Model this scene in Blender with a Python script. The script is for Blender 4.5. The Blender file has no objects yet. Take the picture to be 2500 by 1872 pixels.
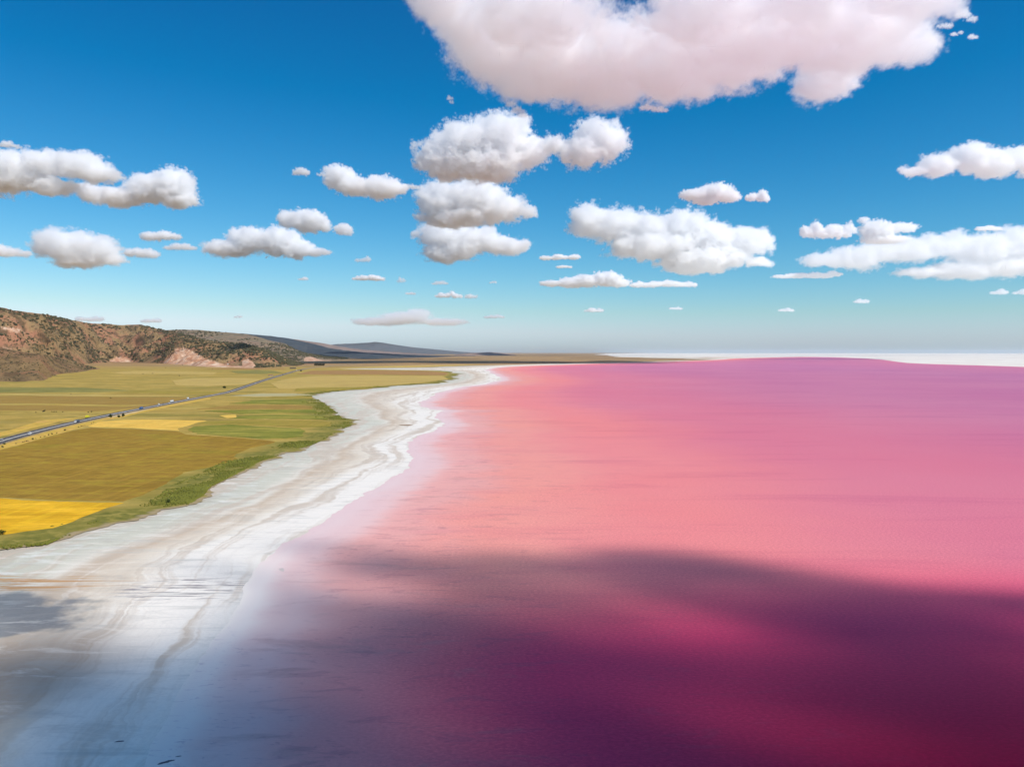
import bpy, bmesh, math, random
import numpy as np
from mathutils import Vector, Matrix

# ------------------------------------------------------------------ camera, sky, sun, exposure
sc = bpy.context.scene
COL = sc.collection
FPX, CU, CV, CAMH = 1925.0, 1250.0, 936.0, 120.0
HORV = 860.5
PITCH = math.atan((CV - HORV) / FPX)
cam = bpy.data.objects.new('camera', bpy.data.cameras.new('camera')); COL.objects.link(cam)
cam.location = (0, 0, CAMH); cam.rotation_euler = (math.pi / 2 - PITCH, 0, 0)
cam.data.sensor_width = 36; cam.data.lens = 36 * FPX / 2500
cam.data.clip_start = 1; cam.data.clip_end = 400000
sc.camera = cam

SUN_EL, SUN_AZ = math.radians(50), math.radians(125)      # azimuth clockwise from the view direction (+Y)
SKY_STRENGTH, SUN_STRENGTH = 0.10, 4.3
w = bpy.data.worlds.new('World'); sc.world = w; w.use_nodes = True
nt = w.node_tree; bg = nt.nodes['Background']
sky = nt.nodes.new('ShaderNodeTexSky'); sky.sky_type = 'NISHITA'; sky.sun_disc = False
sky.sun_elevation = SUN_EL; sky.sun_rotation = SUN_AZ; sky.altitude = 900
sky.air_density = 1.0; sky.dust_density = 1.0; sky.ozone_density = 1.0
sep = nt.nodes.new('ShaderNodeSeparateColor'); nt.links.new(sky.outputs[0], sep.inputs[0])
comb = nt.nodes.new('ShaderNodeCombineColor')
for i, (g_, k_) in enumerate(((2.3, 4.75 / 5.3 ** 2.3), (1.42, 6.4 / 5.9 ** 1.42), (1.1, 6.9 / 5.6 ** 1.1))):     # per-channel grade of the whole sky: deeper, more saturated blue
    p_ = nt.nodes.new('ShaderNodeMath'); p_.operation = 'POWER'; p_.inputs[1].default_value = g_
    m_ = nt.nodes.new('ShaderNodeMath'); m_.operation = 'MULTIPLY'; m_.inputs[1].default_value = k_
    nt.links.new(sep.outputs[i], p_.inputs[0]); nt.links.new(p_.outputs[0], m_.inputs[0]); nt.links.new(m_.outputs[0], comb.inputs[i])
def skm(op, a, b):
    x = nt.nodes.new('ShaderNodeMath'); x.operation = op
    for i_, q in enumerate((a, b)):
        if isinstance(q, float): x.inputs[i_].default_value = q
        else: nt.links.new(q, x.inputs[i_])
    return x.outputs[0]
r_, g_, b_ = [comb.inputs[i].links[0].from_socket for i in range(3)]
r_ = skm('MAXIMUM', skm('SUBTRACT', r_, .28), .03); r_ = skm('MINIMUM', r_, skm('MULTIPLY', g_, .82)); b_ = skm('MAXIMUM', b_, skm('MULTIPLY', g_, 1.07))   # the pale rim stays a cool grey
for i, q in enumerate((r_, g_, b_)): nt.links.new(q, comb.inputs[i])
nt.links.new(comb.outputs[0], bg.inputs[0])
bg.inputs[1].default_value = SKY_STRENGTH
sun = bpy.data.objects.new('sun', bpy.data.lights.new('sun', 'SUN')); COL.objects.link(sun)
sun.data.energy = SUN_STRENGTH; sun.data.angle = math.radians(0.53); sun.data.color = (1, .94, .86)
SUND = Vector((math.sin(SUN_AZ) * math.cos(SUN_EL), math.cos(SUN_AZ) * math.cos(SUN_EL), math.sin(SUN_EL)))
sun.rotation_euler = SUND.to_track_quat('Z', 'Y').to_euler()
vs = sc.view_settings
vs.view_transform = 'Standard'; vs.look = 'None'; vs.exposure = 0.0; vs.gamma = 1.0; vs.use_curve_mapping = False
sc.cycles.use_denoising = True
sc.cycles.max_bounces = 22; sc.cycles.volume_bounces = 20; sc.cycles.diffuse_bounces = 2; sc.cycles.glossy_bounces = 2
sc.cycles.transparent_max_bounces = 8
sc.cycles.use_adaptive_sampling = True; sc.cycles.adaptive_threshold = 0.02
sc.cycles.volume_max_steps = 512
random.seed(7)
RNG = np.random.default_rng(7)

# ------------------------------------------------------------------ helpers
def ray(u, v):
    return Matrix.Rotation(-PITCH, 3, 'X') @ Vector(((u - CU) / FPX, 1, -(v - CV) / FPX))
def G(u, v, z=0.0):
    """point on the plane at height z seen at photo pixel (u, v)"""
    r = ray(u, v); s = (z - CAMH) / r.z
    return (r.x * s, r.y * s)
def Yv(v): return G(CU, v)[1]
def tanel(v):
    r = ray(CU, v); return r.z / r.y
def XatY(u, Y, z=0.0):
    """x of the vertical plane through photo column u at depth Y (height z)"""
    zc = Y * math.cos(PITCH) - (z - CAMH) * math.sin(PITCH)
    return (u - CU) / FPX * zc
def lerp_pts(pts):
    pts = sorted(pts); xs = np.array([p[0] for p in pts], float); ys = np.array([p[1] for p in pts], float)
    return lambda q: np.interp(q, xs, ys)

def vnoise(x, y, seed=0):
    xi = np.floor(x).astype(np.int64); yi = np.floor(y).astype(np.int64)
    fx = x - xi; fy = y - yi; fx = fx * fx * fx * (fx * (fx * 6 - 15) + 10); fy = fy * fy * fy * (fy * (fy * 6 - 15) + 10)
    def h(a, b):
        n = (a * 374761393 + b * 668265263 + seed * 974634777) & 0xffffffff
        n = ((n ^ (n >> 13)) * 1274126177) & 0xffffffff
        n = (n ^ (n >> 16)) & 0xffffffff
        return n / 2147483647.5 - 1
    a = h(xi, yi); b = h(xi + 1, yi); c = h(xi, yi + 1); d = h(xi + 1, yi + 1)
    return (a * (1 - fx) + b * fx) * (1 - fy) + (c * (1 - fx) + d * fx) * fy
def fbm(x, y, octv=5, seed=0, rough=.5, ridged=False):
    s = 0; a = 1; t = 0
    for i in range(octv):
        n = vnoise(x, y, seed + i * 17)
        if ridged: n = 1 - 2 * np.abs(n)
        s = s + a * n; t += a; a *= rough; x = x * 2.03 + 11.7; y = y * 2.03 - 7.3
    return s / t

def tag(o, label=None, cat=None, group=None, kind=None):
    if label: o['label'] = label
    if cat: o['category'] = cat
    if group: o['group'] = group
    if kind: o['kind'] = kind
    return o
def mesh_obj(name, verts, faces, mat, parent=None, smooth=False, attrs=None):
    me = bpy.data.meshes.new(name)
    verts = np.asarray(verts, dtype=np.float32)
    faces = np.asarray(faces) if not isinstance(faces, list) else faces
    if isinstance(faces, np.ndarray):
        me.vertices.add(len(verts)); me.vertices.foreach_set('co', verts.ravel())
        k = faces.shape[1]
        me.loops.add(faces.size); me.loops.foreach_set('vertex_index', faces.ravel().astype(np.int32))
        me.polygons.add(len(faces)); me.polygons.foreach_set('loop_start', np.arange(0, faces.size, k, dtype=np.int32))
        me.update(calc_edges=True); me.validate()
    else:
        me.from_pydata([tuple(map(float, q)) for q in verts], [], faces)
    for k_, a_ in (attrs or {}).items():
        at = me.attributes.new(k_, 'FLOAT', 'POINT'); at.data.foreach_set('value', np.asarray(a_, dtype=np.float32).ravel())
    if smooth: me.polygons.foreach_set('use_smooth', np.ones(len(me.polygons), bool))
    for m in (mat if isinstance(mat, (list, tuple)) else [mat]): me.materials.append(m)
    o = bpy.data.objects.new(name, me); COL.objects.link(o)
    if parent is not None: o.parent = parent
    return o
def grid_faces(nr, nc):
    i = np.arange((nr - 1) * (nc - 1)); r = i // (nc - 1); c = i % (nc - 1); a = r * nc + c
    return np.stack([a, a + 1, a + nc + 1, a + nc], 1)
def empty(name, loc, rz=0.0):
    o = bpy.data.objects.new(name, None); COL.objects.link(o); o.location = loc; o.rotation_euler = (0, 0, rz); return o

# ---- node material helper
class NM:
    def __init__(s, name):
        s.m = bpy.data.materials.new(name); s.m.use_nodes = True; s.t = s.m.node_tree; s.b = s.t.nodes['Principled BSDF']
    def n(s, ty, **kw):
        x = s.t.nodes.new(ty)
        for k, v in kw.items():
            setattr(x, k, v)
        return x
    def l(s, a, b): s.t.links.new(a, b)
    def pos(s): return s.n('ShaderNodeNewGeometry').outputs['Position']
    def attr(s, name): return s.n('ShaderNodeAttribute', attribute_name=name).outputs['Fac']
    def map(s, vec, scale=(1, 1, 1), loc=(0, 0, 0), rot=(0, 0, 0)):
        x = s.n('ShaderNodeMapping'); x.inputs['Scale'].default_value = scale; x.inputs['Location'].default_value = loc; x.inputs['Rotation'].default_value = rot
        s.l(vec, x.inputs['Vector']); return x.outputs[0]
    def noise(s, vec, scale, detail=4, rough=.55, dist=0.0, col=False):
        x = s.n('ShaderNodeTexNoise'); x.inputs['Scale'].default_value = scale; x.inputs['Detail'].default_value = detail
        x.inputs['Roughness'].default_value = rough; x.inputs['Distortion'].default_value = dist
        s.l(vec, x.inputs['Vector']); return x.outputs['Color' if col else 'Fac']
    def math(s, op, a, b=None, c=None, clamp=False):
        x = s.n('ShaderNodeMath', operation=op, use_clamp=clamp)
        for i, q in enumerate((a, b, c)):
            if q is None: continue
            if isinstance(q, (int, float)): x.inputs[i].default_value = q
            else: s.l(q, x.inputs[i])
        return x.outputs[0]
    def ramp(s, fac, stops, interp='LINEAR'):
        x = s.n('ShaderNodeValToRGB'); r = x.color_ramp; r.interpolation = interp
        while len(r.elements) < len(stops): r.elements.new(0.5)
        for e, (p, c) in zip(r.elements, stops):
            e.position = p; e.color = (*c, 1) if len(c) == 3 else c
        s.l(fac, x.inputs[0]); return x.outputs[0]
    def rng(s, v, a, b, c=0.0, d=1.0, smooth=True):
        x = s.n('ShaderNodeMapRange', interpolation_type='SMOOTHSTEP' if smooth else 'LINEAR')
        for k, q in zip(('From Min', 'From Max', 'To Min', 'To Max'), (a, b, c, d)): x.inputs[k].default_value = q
        s.l(v, x.inputs['Value']); return x.outputs[0]
    def mix(s, fac, a, b, mode='MIX'):
        x = s.n('ShaderNodeMix', data_type='RGBA', blend_type=mode)
        for k, q in ((0, fac), (6, a), (7, b)):
            if isinstance(q, (int, float)): x.inputs[k].default_value = q
            elif isinstance(q, tuple): x.inputs[k].default_value = (*q, 1)
            else: s.l(q, x.inputs[k])
        return x.outputs[2]
    def bump(s, h, strength=.5, dist=1.0):
        x = s.n('ShaderNodeBump'); x.inputs['Strength'].default_value = strength; x.inputs['Distance'].default_value = dist
        s.l(h, x.inputs['Height']); s.l(x.outputs[0], s.b.inputs['Normal'])
    def out(s, col, rough=.9, spec=.2):
        if isinstance(col, tuple): s.b.inputs['Base Color'].default_value = (*col, 1)
        else: s.l(col, s.b.inputs['Base Color'])
        if isinstance(rough, (int, float)): s.b.inputs['Roughness'].default_value = rough
        else: s.l(rough, s.b.inputs['Roughness'])
        s.b.inputs['Specular IOR Level'].default_value = spec
        return s.m
def flat_mat(name, col, rough=.6, spec=.4, var=.12, scale=1.0, metal=0.0):
    n = NM(name); f = n.noise(n.n('ShaderNodeTexCoord').outputs['Object'], scale, 3)
    c = n.mix(f, tuple(x * (1 - var) for x in col), tuple(min(1, x * (1 + var)) for x in col))
    n.b.inputs['Metallic'].default_value = metal
    return n.out(c, rough, spec)

# ------------------------------------------------------------------ plan-view boundaries, as column per row of the photograph, turned into metres
VEG = lerp_pts([(1500, -330), (1420, -150), (1345, 0), (1335, 75), (1328, 130), (1312, 170), (1298, 215), (1285, 262), (1262, 350), (1245, 385), (1232, 470), (1213, 500), (1190, 520),
                (1170, 560), (1150, 600), (1128, 640), (1105, 710), (1090, 760), (1072, 800), (1050, 835), (1040, 860), (1034, 872), (1026, 862), (1020, 835), (1008, 828),
                (1000, 815), (985, 795), (970, 768), (965, 762), (958, 800), (951, 880), (943, 960), (935, 1075), (922, 1118), (916, 1124), (910, 1112), (907, 1106), (904, 1060),
                (902.3, 930), (901, 822), (899.6, 830), (898.6, 960), (897, 1040), (895, 1090), (892, 1200), (889, 1290), (886, 1465), (883.5, 1560), (880.5, 1665), (878.5, 1720), (877, 1722), (875, 1650),
                (873, 1560), (871, 1500), (868, 1480), (865, 1450), (863, 1500), (861.5, 1600)])
SHORE = lerp_pts([(3200, -330), (2400, 80), (1950, 330), (1872, 350), (1800, 380), (1700, 430), (1600, 495), (1530, 548), (1470, 578), (1416, 606), (1375, 640), (1331, 690), (1302, 750), (1266, 801), (1229, 854),
                  (1200, 900), (1180, 935), (1160, 964), (1141, 995), (1119, 1014), (1103, 1002), (1084, 992), (1065, 1018), (1049, 1066), (1027, 1082), (1020, 1060), (1001, 1080), (998, 1050),
                  (984, 1022), (970, 1049), (957, 1071), (946, 1122), (937, 1185), (929, 1220), (924, 1222), (915, 1212), (906, 1190), (901, 1182), (896, 1215), (892, 1300), (886.8, 1472), (884.3, 1560),
                  (881.3, 1665), (878.3, 1745), (877, 1762), (875, 1790), (873.4, 1850), (872.2, 1900), (871.2, 1960)])
RSHORE = lerp_pts([(871.2, 1985), (872.2, 2040), (873.4, 2075), (875.2, 2120), (878, 2155), (881.5, 2180), (884.5, 2200), (886.8, 2225), (889, 2290), (892, 2390), (895.5, 2500), (900, 2640), (915, 3200), (940, 4200), (1000, 5500), (1872, 9000)])
def rows(v0, v1, step, far=.5):
    v = []; q = v0
    while q > v1:
        v.append(q); q -= step if q > 885 else far
    v.append(v1); return np.array(v)
def sheet(name, vrows, fl, fr, ncol, z, mat, jl=0.0, jr=0.0, pw=1.0, seed=0, pre=(), attr_fn=None, zfn=None):
    """ground sheet, one row of vertices per photo row, from column fl(v) to fr(v); jl/jr: ragged edge in photo px; pre: extra rows [(Y, xl, xr)] nearer than the first"""
    P = []; T = []; XL = []; XR = []; YY = []
    f = np.linspace(0, 1, ncol) ** pw
    for (Y, xl, xr) in pre: XL.append(xl); XR.append(xr); YY.append(Y)
    for v in vrows:
        Y = Yv(v); k = Y / FPX
        wig = np.array([Y * .012 + 3.0])
        a = XatY(float(fl(v)), Y); b = XatY(float(fr(v)), Y)
        yy = np.array([Y])
        a += float(fbm(yy / 37. + seed, yy * 0 + 3, 5, seed, .6)[0]) * jl * k; b += float(fbm(yy / 37. + 91 + seed, yy * 0 + 3, 5, seed + 5, .6)[0]) * jr * k
        a += float(fbm(yy / 7. + 5, yy * 0 + 8, 3, seed + 2, .6)[0]) * jl * k * .45 * min(1, Y / 500) ** 2; b += float(fbm(yy / 7. + 15, yy * 0 + 8, 3, seed + 3, .6)[0]) * jr * k * .35
        XL.append(a); XR.append(max(b, a + .5)); YY.append(Y)
    XL = np.array(XL)[:, None]; XR = np.array(XR)[:, None]; YY = np.array(YY)[:, None]
    X = XL + (XR - XL) * f[None, :]; Y = np.repeat(YY, ncol, 1)
    Z = np.full_like(X, z)
    if zfn is not None: Z = Z + zfn(X, Y, XL, XR)
    at = attr_fn(X, Y, XL, XR) if attr_fn else None
    return mesh_obj(name, np.stack([X, Y, Z], -1).reshape(-1, 3), grid_faces(*X.shape)[:, ::-1] if False else grid_faces(*X.shape), mat, smooth=True, attrs=at)

# ------------------------------------------------------------------ ground materials
def salt_material(near):
    n = NM('salt_crust'); P = n.pos()
    big = n.noise(P, .0011 if not near else .004, 5, .6)
    if not near:
        c = n.ramp(big, [(0.3, (.80, .75, .66)), (.5, (.72, .66, .57)), (.62, (.84, .80, .71)), (.75, (.64, .57, .48))])
        st = n.noise(n.map(P, (1, .25, 1)), .0004, 6, .65)
        c = n.mix(n.rng(st, .56, .66, 0, .35), c, (.42, .38, .36))
        return n.out(c, .8, .15)
    t = n.attr('across')                       # 0 at the grass, 1 at the waterline
    al = n.attr('along')                       # metres along the shore
    wx = n.attr('inland')                      # metres from the waterline
    bend = n.math('ADD', n.math('MULTIPLY', n.math('SUBTRACT', n.noise(P, .009, 3, .55), .5), 46.), n.math('MULTIPLY', n.math('SUBTRACT', n.noise(P, .035, 4, .6), .5), 15.))
    wx = n.math('ADD', wx, bend)
    cv = n.n('ShaderNodeCombineXYZ'); n.l(wx, cv.inputs[0]); n.l(al, cv.inputs[1])
    w1 = n.noise(P, .008, 4, .6); w2 = n.noise(P, .03, 4, .6)
    tt = n.math('ADD', t, n.math('MULTIPLY', n.math('SUBTRACT', w1, .5), .35))
    tt = n.math('ADD', tt, n.math('MULTIPLY', n.math('SUBTRACT', w2, .5), .12))
    c = n.ramp(tt, [(0.0, (.48, .43, .32)), (.12, (.56, .54, .42)), (.34, (.62, .585, .46)), (.43, (.74, .67, .55)), (.52, (.58, .44, .30)), (.61, (.68, .56, .42)), (.73, (.76, .66, .52)), (.86, (.88, .81, .70)), (1, (.88, .81, .71))])
    # drift lines that run with the shore
    s1 = n.noise(n.map(cv.outputs[0], (.06, .0022, 1)), 1, 5, .6, .5)
    c = n.mix(n.rng(s1, .46, .62, 0, .8), c, (.58, .46, .34))
    s2 = n.noise(n.map(cv.outputs[0], (.28, .005, 1)), 1, 4, .6, .5)
    c = n.mix(n.rng(s2, .55, .75, 0, .22), c, (.50, .42, .34))
    s3 = n.noise(n.map(cv.outputs[0], (.2, .004, 1), (7, 3, 0)), 1, 4, .6, .6)
    c = n.mix(n.rng(s3, .54, .74, 0, .4), c, (.88, .82, .72))
    # ripple streaks that run across the view
    s4 = n.noise(n.map(P, (.015, .14, 1)), 1, 4, .6)
    c = n.mix(n.rng(s4, .54, .70, 0, .5), c, (.55, .53, .47))
    mp = n.n('ShaderNodeVectorMath', operation='DISTANCE'); n.l(n.map(P, (1 / 46., 1 / 26., 0)), mp.inputs[0]); mp.inputs[1].default_value = (-168 / 46., 398 / 26., 0)
    rm = n.rng(mp.outputs['Value'], 1.0, .5)
    s5 = n.noise(n.map(P, (.045, .5, 1)), 1, 3, .6)
    c = n.mix(n.math('MULTIPLY', rm, n.rng(s5, .52, .60)), c, (.32, .28, .27))
    mp2 = n.n('ShaderNodeVectorMath', operation='DISTANCE'); n.l(n.map(P, (1 / 60., 1 / 16., 0)), mp2.inputs[0]); mp2.inputs[1].default_value = (-255 / 60., 408 / 16., 0)
    rm2 = n.rng(mp2.outputs['Value'], 1.15, .55)
    s6 = n.noise(n.map(P, (.022, .32, 1), (4, 9, 0)), 1, 4, .6, .3)
    c = n.mix(n.math('MULTIPLY', rm2, n.rng(s6, .47, .56)), c, (.52, .27, .09))
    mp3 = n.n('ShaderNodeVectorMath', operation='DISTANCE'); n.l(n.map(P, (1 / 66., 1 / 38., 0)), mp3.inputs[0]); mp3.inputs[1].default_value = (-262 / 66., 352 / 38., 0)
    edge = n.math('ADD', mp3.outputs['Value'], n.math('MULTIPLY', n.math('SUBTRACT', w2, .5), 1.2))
    c = n.mix(n.rng(edge, 1.08, .85, 0, .85), c, (.17, .185, .195))            # dark slate-grey patch at the left
    mp4 = n.n('ShaderNodeVectorMath', operation='DISTANCE'); n.l(n.map(P, (1 / 42., 1 / 60., 0), rot=(0, 0, 0)), mp4.inputs[0]); mp4.inputs[1].default_value = (-182 / 42., 296 / 60., 0)
    c = n.mix(n.rng(n.math('ADD', mp4.outputs['Value'], n.math('MULTIPLY', n.math('SUBTRACT', w1, .5), 1.0)), 1.2, .3, 0, .75), c, (.36, .27, .20))       # brown silt washed over the crust
    wl = n.noise(n.map(P, (.35, 1.6, 1), (2, 8, 0)), .07, 6, .7, .5)
    c = n.mix(n.math('MULTIPLY', n.rng(wl, .52, .62, 0, .55), n.rng(t, .55, .1)), c, (.84, .84, .78)); c = n.mix(n.math('MULTIPLY', n.rng(wl, .45, .36, 0, .5), n.rng(t, .7, .1)), c, (.44, .40, .30))
    s7 = n.noise(n.map(P, (.6, 1.8, 1)), .045, 7, .7, .6)
    c = n.mix(n.rng(s7, .50, .68, 0, .38), c, (.47, .43, .37)); c = n.mix(n.rng(s7, .48, .34, 0, .4), c, (.88, .81, .70))
    fine = n.noise(P, .7, 5, .65)
    c = n.mix(n.rng(fine, .3, .7, 0, .16), c, (.45, .42, .40))
    n.bump(n.noise(P, .5, 5, .6), .25, .3)
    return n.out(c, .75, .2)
M_salt = salt_material(True); M_saltfar = salt_material(False)

def water_material():
    n = NM('brine_water'); P = n.pos()
    d = n.attr('offshore')
    w1 = n.noise(P, .012, 5, .6); w2 = n.noise(n.map(P, (.35, 1.6, 1)), .05, 4, .6)
    dd = n.math('ADD', d, n.math('MULTIPLY', n.math('SUBTRACT', w1, .5), n.math('MINIMUM', n.math('ADD', n.math('MULTIPLY', d, .9), 6), 90)))
    x = n.math('LOGARITHM', n.math('MAXIMUM', n.math('ADD', dd, 1.0), 1.0), 10.0)          # 0 at 0 m, 1 at 10 m, 2 at 100 m, 3 at 1 km
    x = n.math('DIVIDE', x, 3.6)
    c = n.ramp(x, [(0.0, (.88, .81, .71)), (.24, (.84, .75, .68)), (.38, (.78, .55, .51)), (.48, (.80, .40, .35)), (.58, (.90, .345, .265)), (.66, (.88, .255, .235)), (.74, (.74, .185, .25)), (.86, (.58, .165, .29)), (1, (.50, .165, .32))], 'EASE')
    spw = n.n('ShaderNodeSeparateXYZ'); n.l(P, spw.inputs[0])
    c = n.mix(n.math('MULTIPLY', n.rng(spw.outputs[1], 390, 520), n.rng(dd, 45, 0, 0, .8)), c, (.70, .50, .50))
    big = n.noise(P, .0016, 4, .55)
    c = n.mix(n.rng(big, .35, .65, 0, .18), c, (.80, .36, .40))
    # near water painted darker and redder, deepening the cloud's shade there
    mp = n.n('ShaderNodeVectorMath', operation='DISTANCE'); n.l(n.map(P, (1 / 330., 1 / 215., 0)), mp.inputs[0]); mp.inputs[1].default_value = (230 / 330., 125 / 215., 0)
    shade_core = n.rng(mp.outputs['Value'], 1.15, .35)
    shade_rim = n.rng(mp.outputs['Value'], 1.62, 1.0)
    c = n.mix(n.math('MULTIPLY', shade_rim, n.rng(d, 10, 130)), c, (.78, .066, .158))
    c = n.mix(n.math('MULTIPLY', shade_core, n.rng(d, 30, 220)), c, (.40, .001, .038))
    # faint scum and algae streaks
    s = n.noise(n.map(P, (.5, 1.4, 1)), .03, 6, .68, .5)
    c = n.mix(n.math('MULTIPLY', n.math('MULTIPLY', n.rng(s, .55, .66), n.rng(d, 160, 30, 0, .40)), n.rng(d, 2, 30)), c, (.50, .28, .26))
    s = n.noise(n.map(P, (.3, 1, 1)), .13, 5, .65, .8)
    c = n.mix(n.math('MULTIPLY', n.math('MULTIPLY', n.rng(s, .54, .66), n.rng(d, 300, 40, 0, .24)), n.rng(d, 4, 50)), c, (.25, .10, .16))
    fl = n.noise(n.map(P, (.45, 1.3, 1), (9, 1, 0)), .42, 5, .7, .6)
    c = n.mix(n.math('MULTIPLY', n.math('MULTIPLY', n.rng(fl, .57, .66, 0, .42), n.rng(w1, .44, .56)), n.rng(d, 230, 40)), c, (.50, .42, .58), 'MULTIPLY')       # flecks of crust and weed in the shallows
    fine = n.noise(n.map(P, (1, 1.6, 1)), .55, 6, .75)
    off = n.rng(d, 8, 110)
    c = n.mix(n.math('MULTIPLY', off, n.rng(fine, .38, .64, 0, .5)), c, (.64, .48, .62), 'MULTIPLY'); c = n.mix(n.math('MULTIPLY', off, n.rng(fine, .46, .30, 0, .35)), c, n.mix(1., c, (1.35, 1.4, 1.4), 'MULTIPLY'))
    ws = n.noise(n.map(P, (.25, 1.5, 1), (5, 2, 0)), .012, 7, .68, .4)
    c = n.mix(n.math('MULTIPLY', off, n.rng(ws, .50, .68, 0, .45)), c, (.80, .62, .82), 'MULTIPLY')
    wv = n.noise(n.map(P, (1, 1.8, 1)), .45, 4, .6)
    wv2 = n.noise(P, .05, 3, .6)
    h = n.math('ADD', wv, n.math('MULTIPLY', wv2, 1.5))
    n.bump(h, .35, .12)
    n.b.inputs['IOR'].default_value = 1.33
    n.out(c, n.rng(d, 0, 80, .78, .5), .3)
    n.l(n.rng(d, 0, 600, .03, .12), n.b.inputs['Specular IOR Level'])
    return n.m
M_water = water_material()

def land_material():
    n = NM('steppe_grass'); P = n.pos()
    e = n.attr('edge')                          # metres from the grass edge
    a = n.noise(P, .0042, 6, .6, .2); b = n.noise(n.map(P, (.55, 1.2, 1)), .012, 6, .62); f = n.noise(P, .09, 5, .65)
    c = n.ramp(a, [(.30, (.28, .205, .038)), (.42, (.42, .28, .055)), (.50, (.51, .335, .075)), (.58, (.36, .25, .048)), (.70, (.60, .40, .095))])
    g = n.rng(n.noise(n.map(P, (.4, 1.5, 1), (31, 7, 0)), .006, 5, .6), .52, .63, 0, .5)
    c = n.mix(g, c, (.18, .19, .028))
    c = n.mix(n.rng(b, .5, .66, 0, .5), c, (.48, .35, .10))
    st = n.noise(n.map(P, (.14, .75, 1), (13, 5, 0)), .028, 7, .7, .25)
    c = n.mix(n.rng(st, .50, .66, 0, .75), c, (.55, .39, .10)); c = n.mix(n.rng(st, .48, .34, 0, .7), c, (.22, .175, .04))
    # greener, rougher belt beside the salt
    eb = n.math('ADD', e, n.math('MULTIPLY', n.math('SUBTRACT', b, .5), 90.))
    belt = n.rng(eb, 62, 22)
    bc = n.ramp(f, [(.3, (.10, .11, .018)), (.5, (.21, .19, .035)), (.62, (.38, .30, .07)), (.75, (.15, .15, .025))])
    bc = n.mix(n.rng(b, .45, .6, 0, .6), bc, (.30, .24, .05))
    c = n.mix(belt, c, bc)
    c = n.mix(n.rng(n.math('ADD', e, n.math('MULTIPLY', n.math('SUBTRACT', f, .5), 14.)), 7, 1.5, 0, .85), c, (.42, .31, .19))
    # far plain: tan, orange and dull violet-brown strips, out of reach of single fields
    sp = n.n('ShaderNodeSeparateXYZ'); n.l(P, sp.inputs[0])
    far = n.rng(sp.outputs[1], 5200, 8000)
    fc = n.ramp(n.noise(n.map(P, (.18, 1, 1)), .00065, 6, .66), [(.32, (.16, .095, .06)), (.43, (.34, .20, .09)), (.50, (.46, .28, .12)), (.55, (.22, .14, .08)), (.61, (.48, .33, .17)), (.70, (.20, .14, .09)), (.8, (.5, .4, .28))])
    c = n.mix(far, c, fc)
    c = n.mix(n.rng(f, .25, .75, 0, .30), c, (.16, .13, .03))
    n.bump(f, .4, 1.2)
    return n.out(c, .95, .1)
M_land = land_material()

# ------------------------------------------------------------------ ground sheets
ang = np.linspace(0, 2 * math.pi, 129)[:-1]
rr = [0, 300, 1500, 6000, 20000, 60000, 170000]
pv = [(0, 400, -.8)]; pf = []
for r_ in rr[1:]:
    for a_ in ang: pv.append((r_ * math.sin(a_), 400 + r_ * math.cos(a_), -.8))
for i in range(128): pf.append((0, 1 + (i + 1) % 128, 1 + i))
for k in range(len(rr) - 2):
    for i in range(128):
        a0 = 1 + k * 128 + i; a1 = 1 + k * 128 + (i + 1) % 128
        pf.append((a0, a1, a1 + 128, a0 + 128))
tag(mesh_obj('salt_plain', pv, pf, M_saltfar), kind='structure')

def salt_attr(X, Y, XL, XR):
    dxl = np.maximum(XR - XL, 1)
    return {'across': np.clip((X - XL - 8) / (dxl - 40), 0, 1.3), 'inland': XR - X, 'along': Y * 1.15 + X * .25}
salt_rows = rows(1990, 871.5, 1.6)
salt = sheet('salt_shore', salt_rows, lambda v: VEG(v) - 14, lambda v: SHORE(v) + 10, 60, -.10, M_salt, 0, 0, 1.0, 3,
             pre=[(-2500, -900, -600), (-900, -620, -260), (-200, -420, -150), (60, -400, -118), (150, -375, -112)], attr_fn=salt_attr,
             zfn=lambda X, Y, XL, XR: .05 * fbm(X / 14, Y / 14, 4, 3))
tag(salt, kind='structure')
def water_attr(X, Y, XL, XR):
    return {'offshore': np.clip(np.minimum((X - XL) * .92, (XR - X) * .9 + 700), 0, 1e5)}
wrows = rows(1990, 871.3, 2.0, .35)
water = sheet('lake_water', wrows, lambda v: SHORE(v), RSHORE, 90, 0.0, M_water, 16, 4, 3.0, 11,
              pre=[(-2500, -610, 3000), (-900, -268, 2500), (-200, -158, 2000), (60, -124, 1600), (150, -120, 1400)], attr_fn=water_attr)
tag(water, kind='structure')
LX = []
def land_attr(X, Y, XL, XR): return {'edge': (XR - X) * .85}
lrows = rows(1500, 861.3, 1.4, .35)
land = sheet('plain', lrows, lambda v: -1900 + 0 * v, VEG, 260, .35, M_land, 0, 30, .55, 21, attr_fn=land_attr,
             zfn=lambda X, Y, XL, XR: np.clip((XR - X) * .05, 0, .25) + np.clip(Y / 4000, 0, 1) * .25 * fbm(X / 40, Y / 40, 3, 9))
tag(land, kind='structure')

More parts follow.
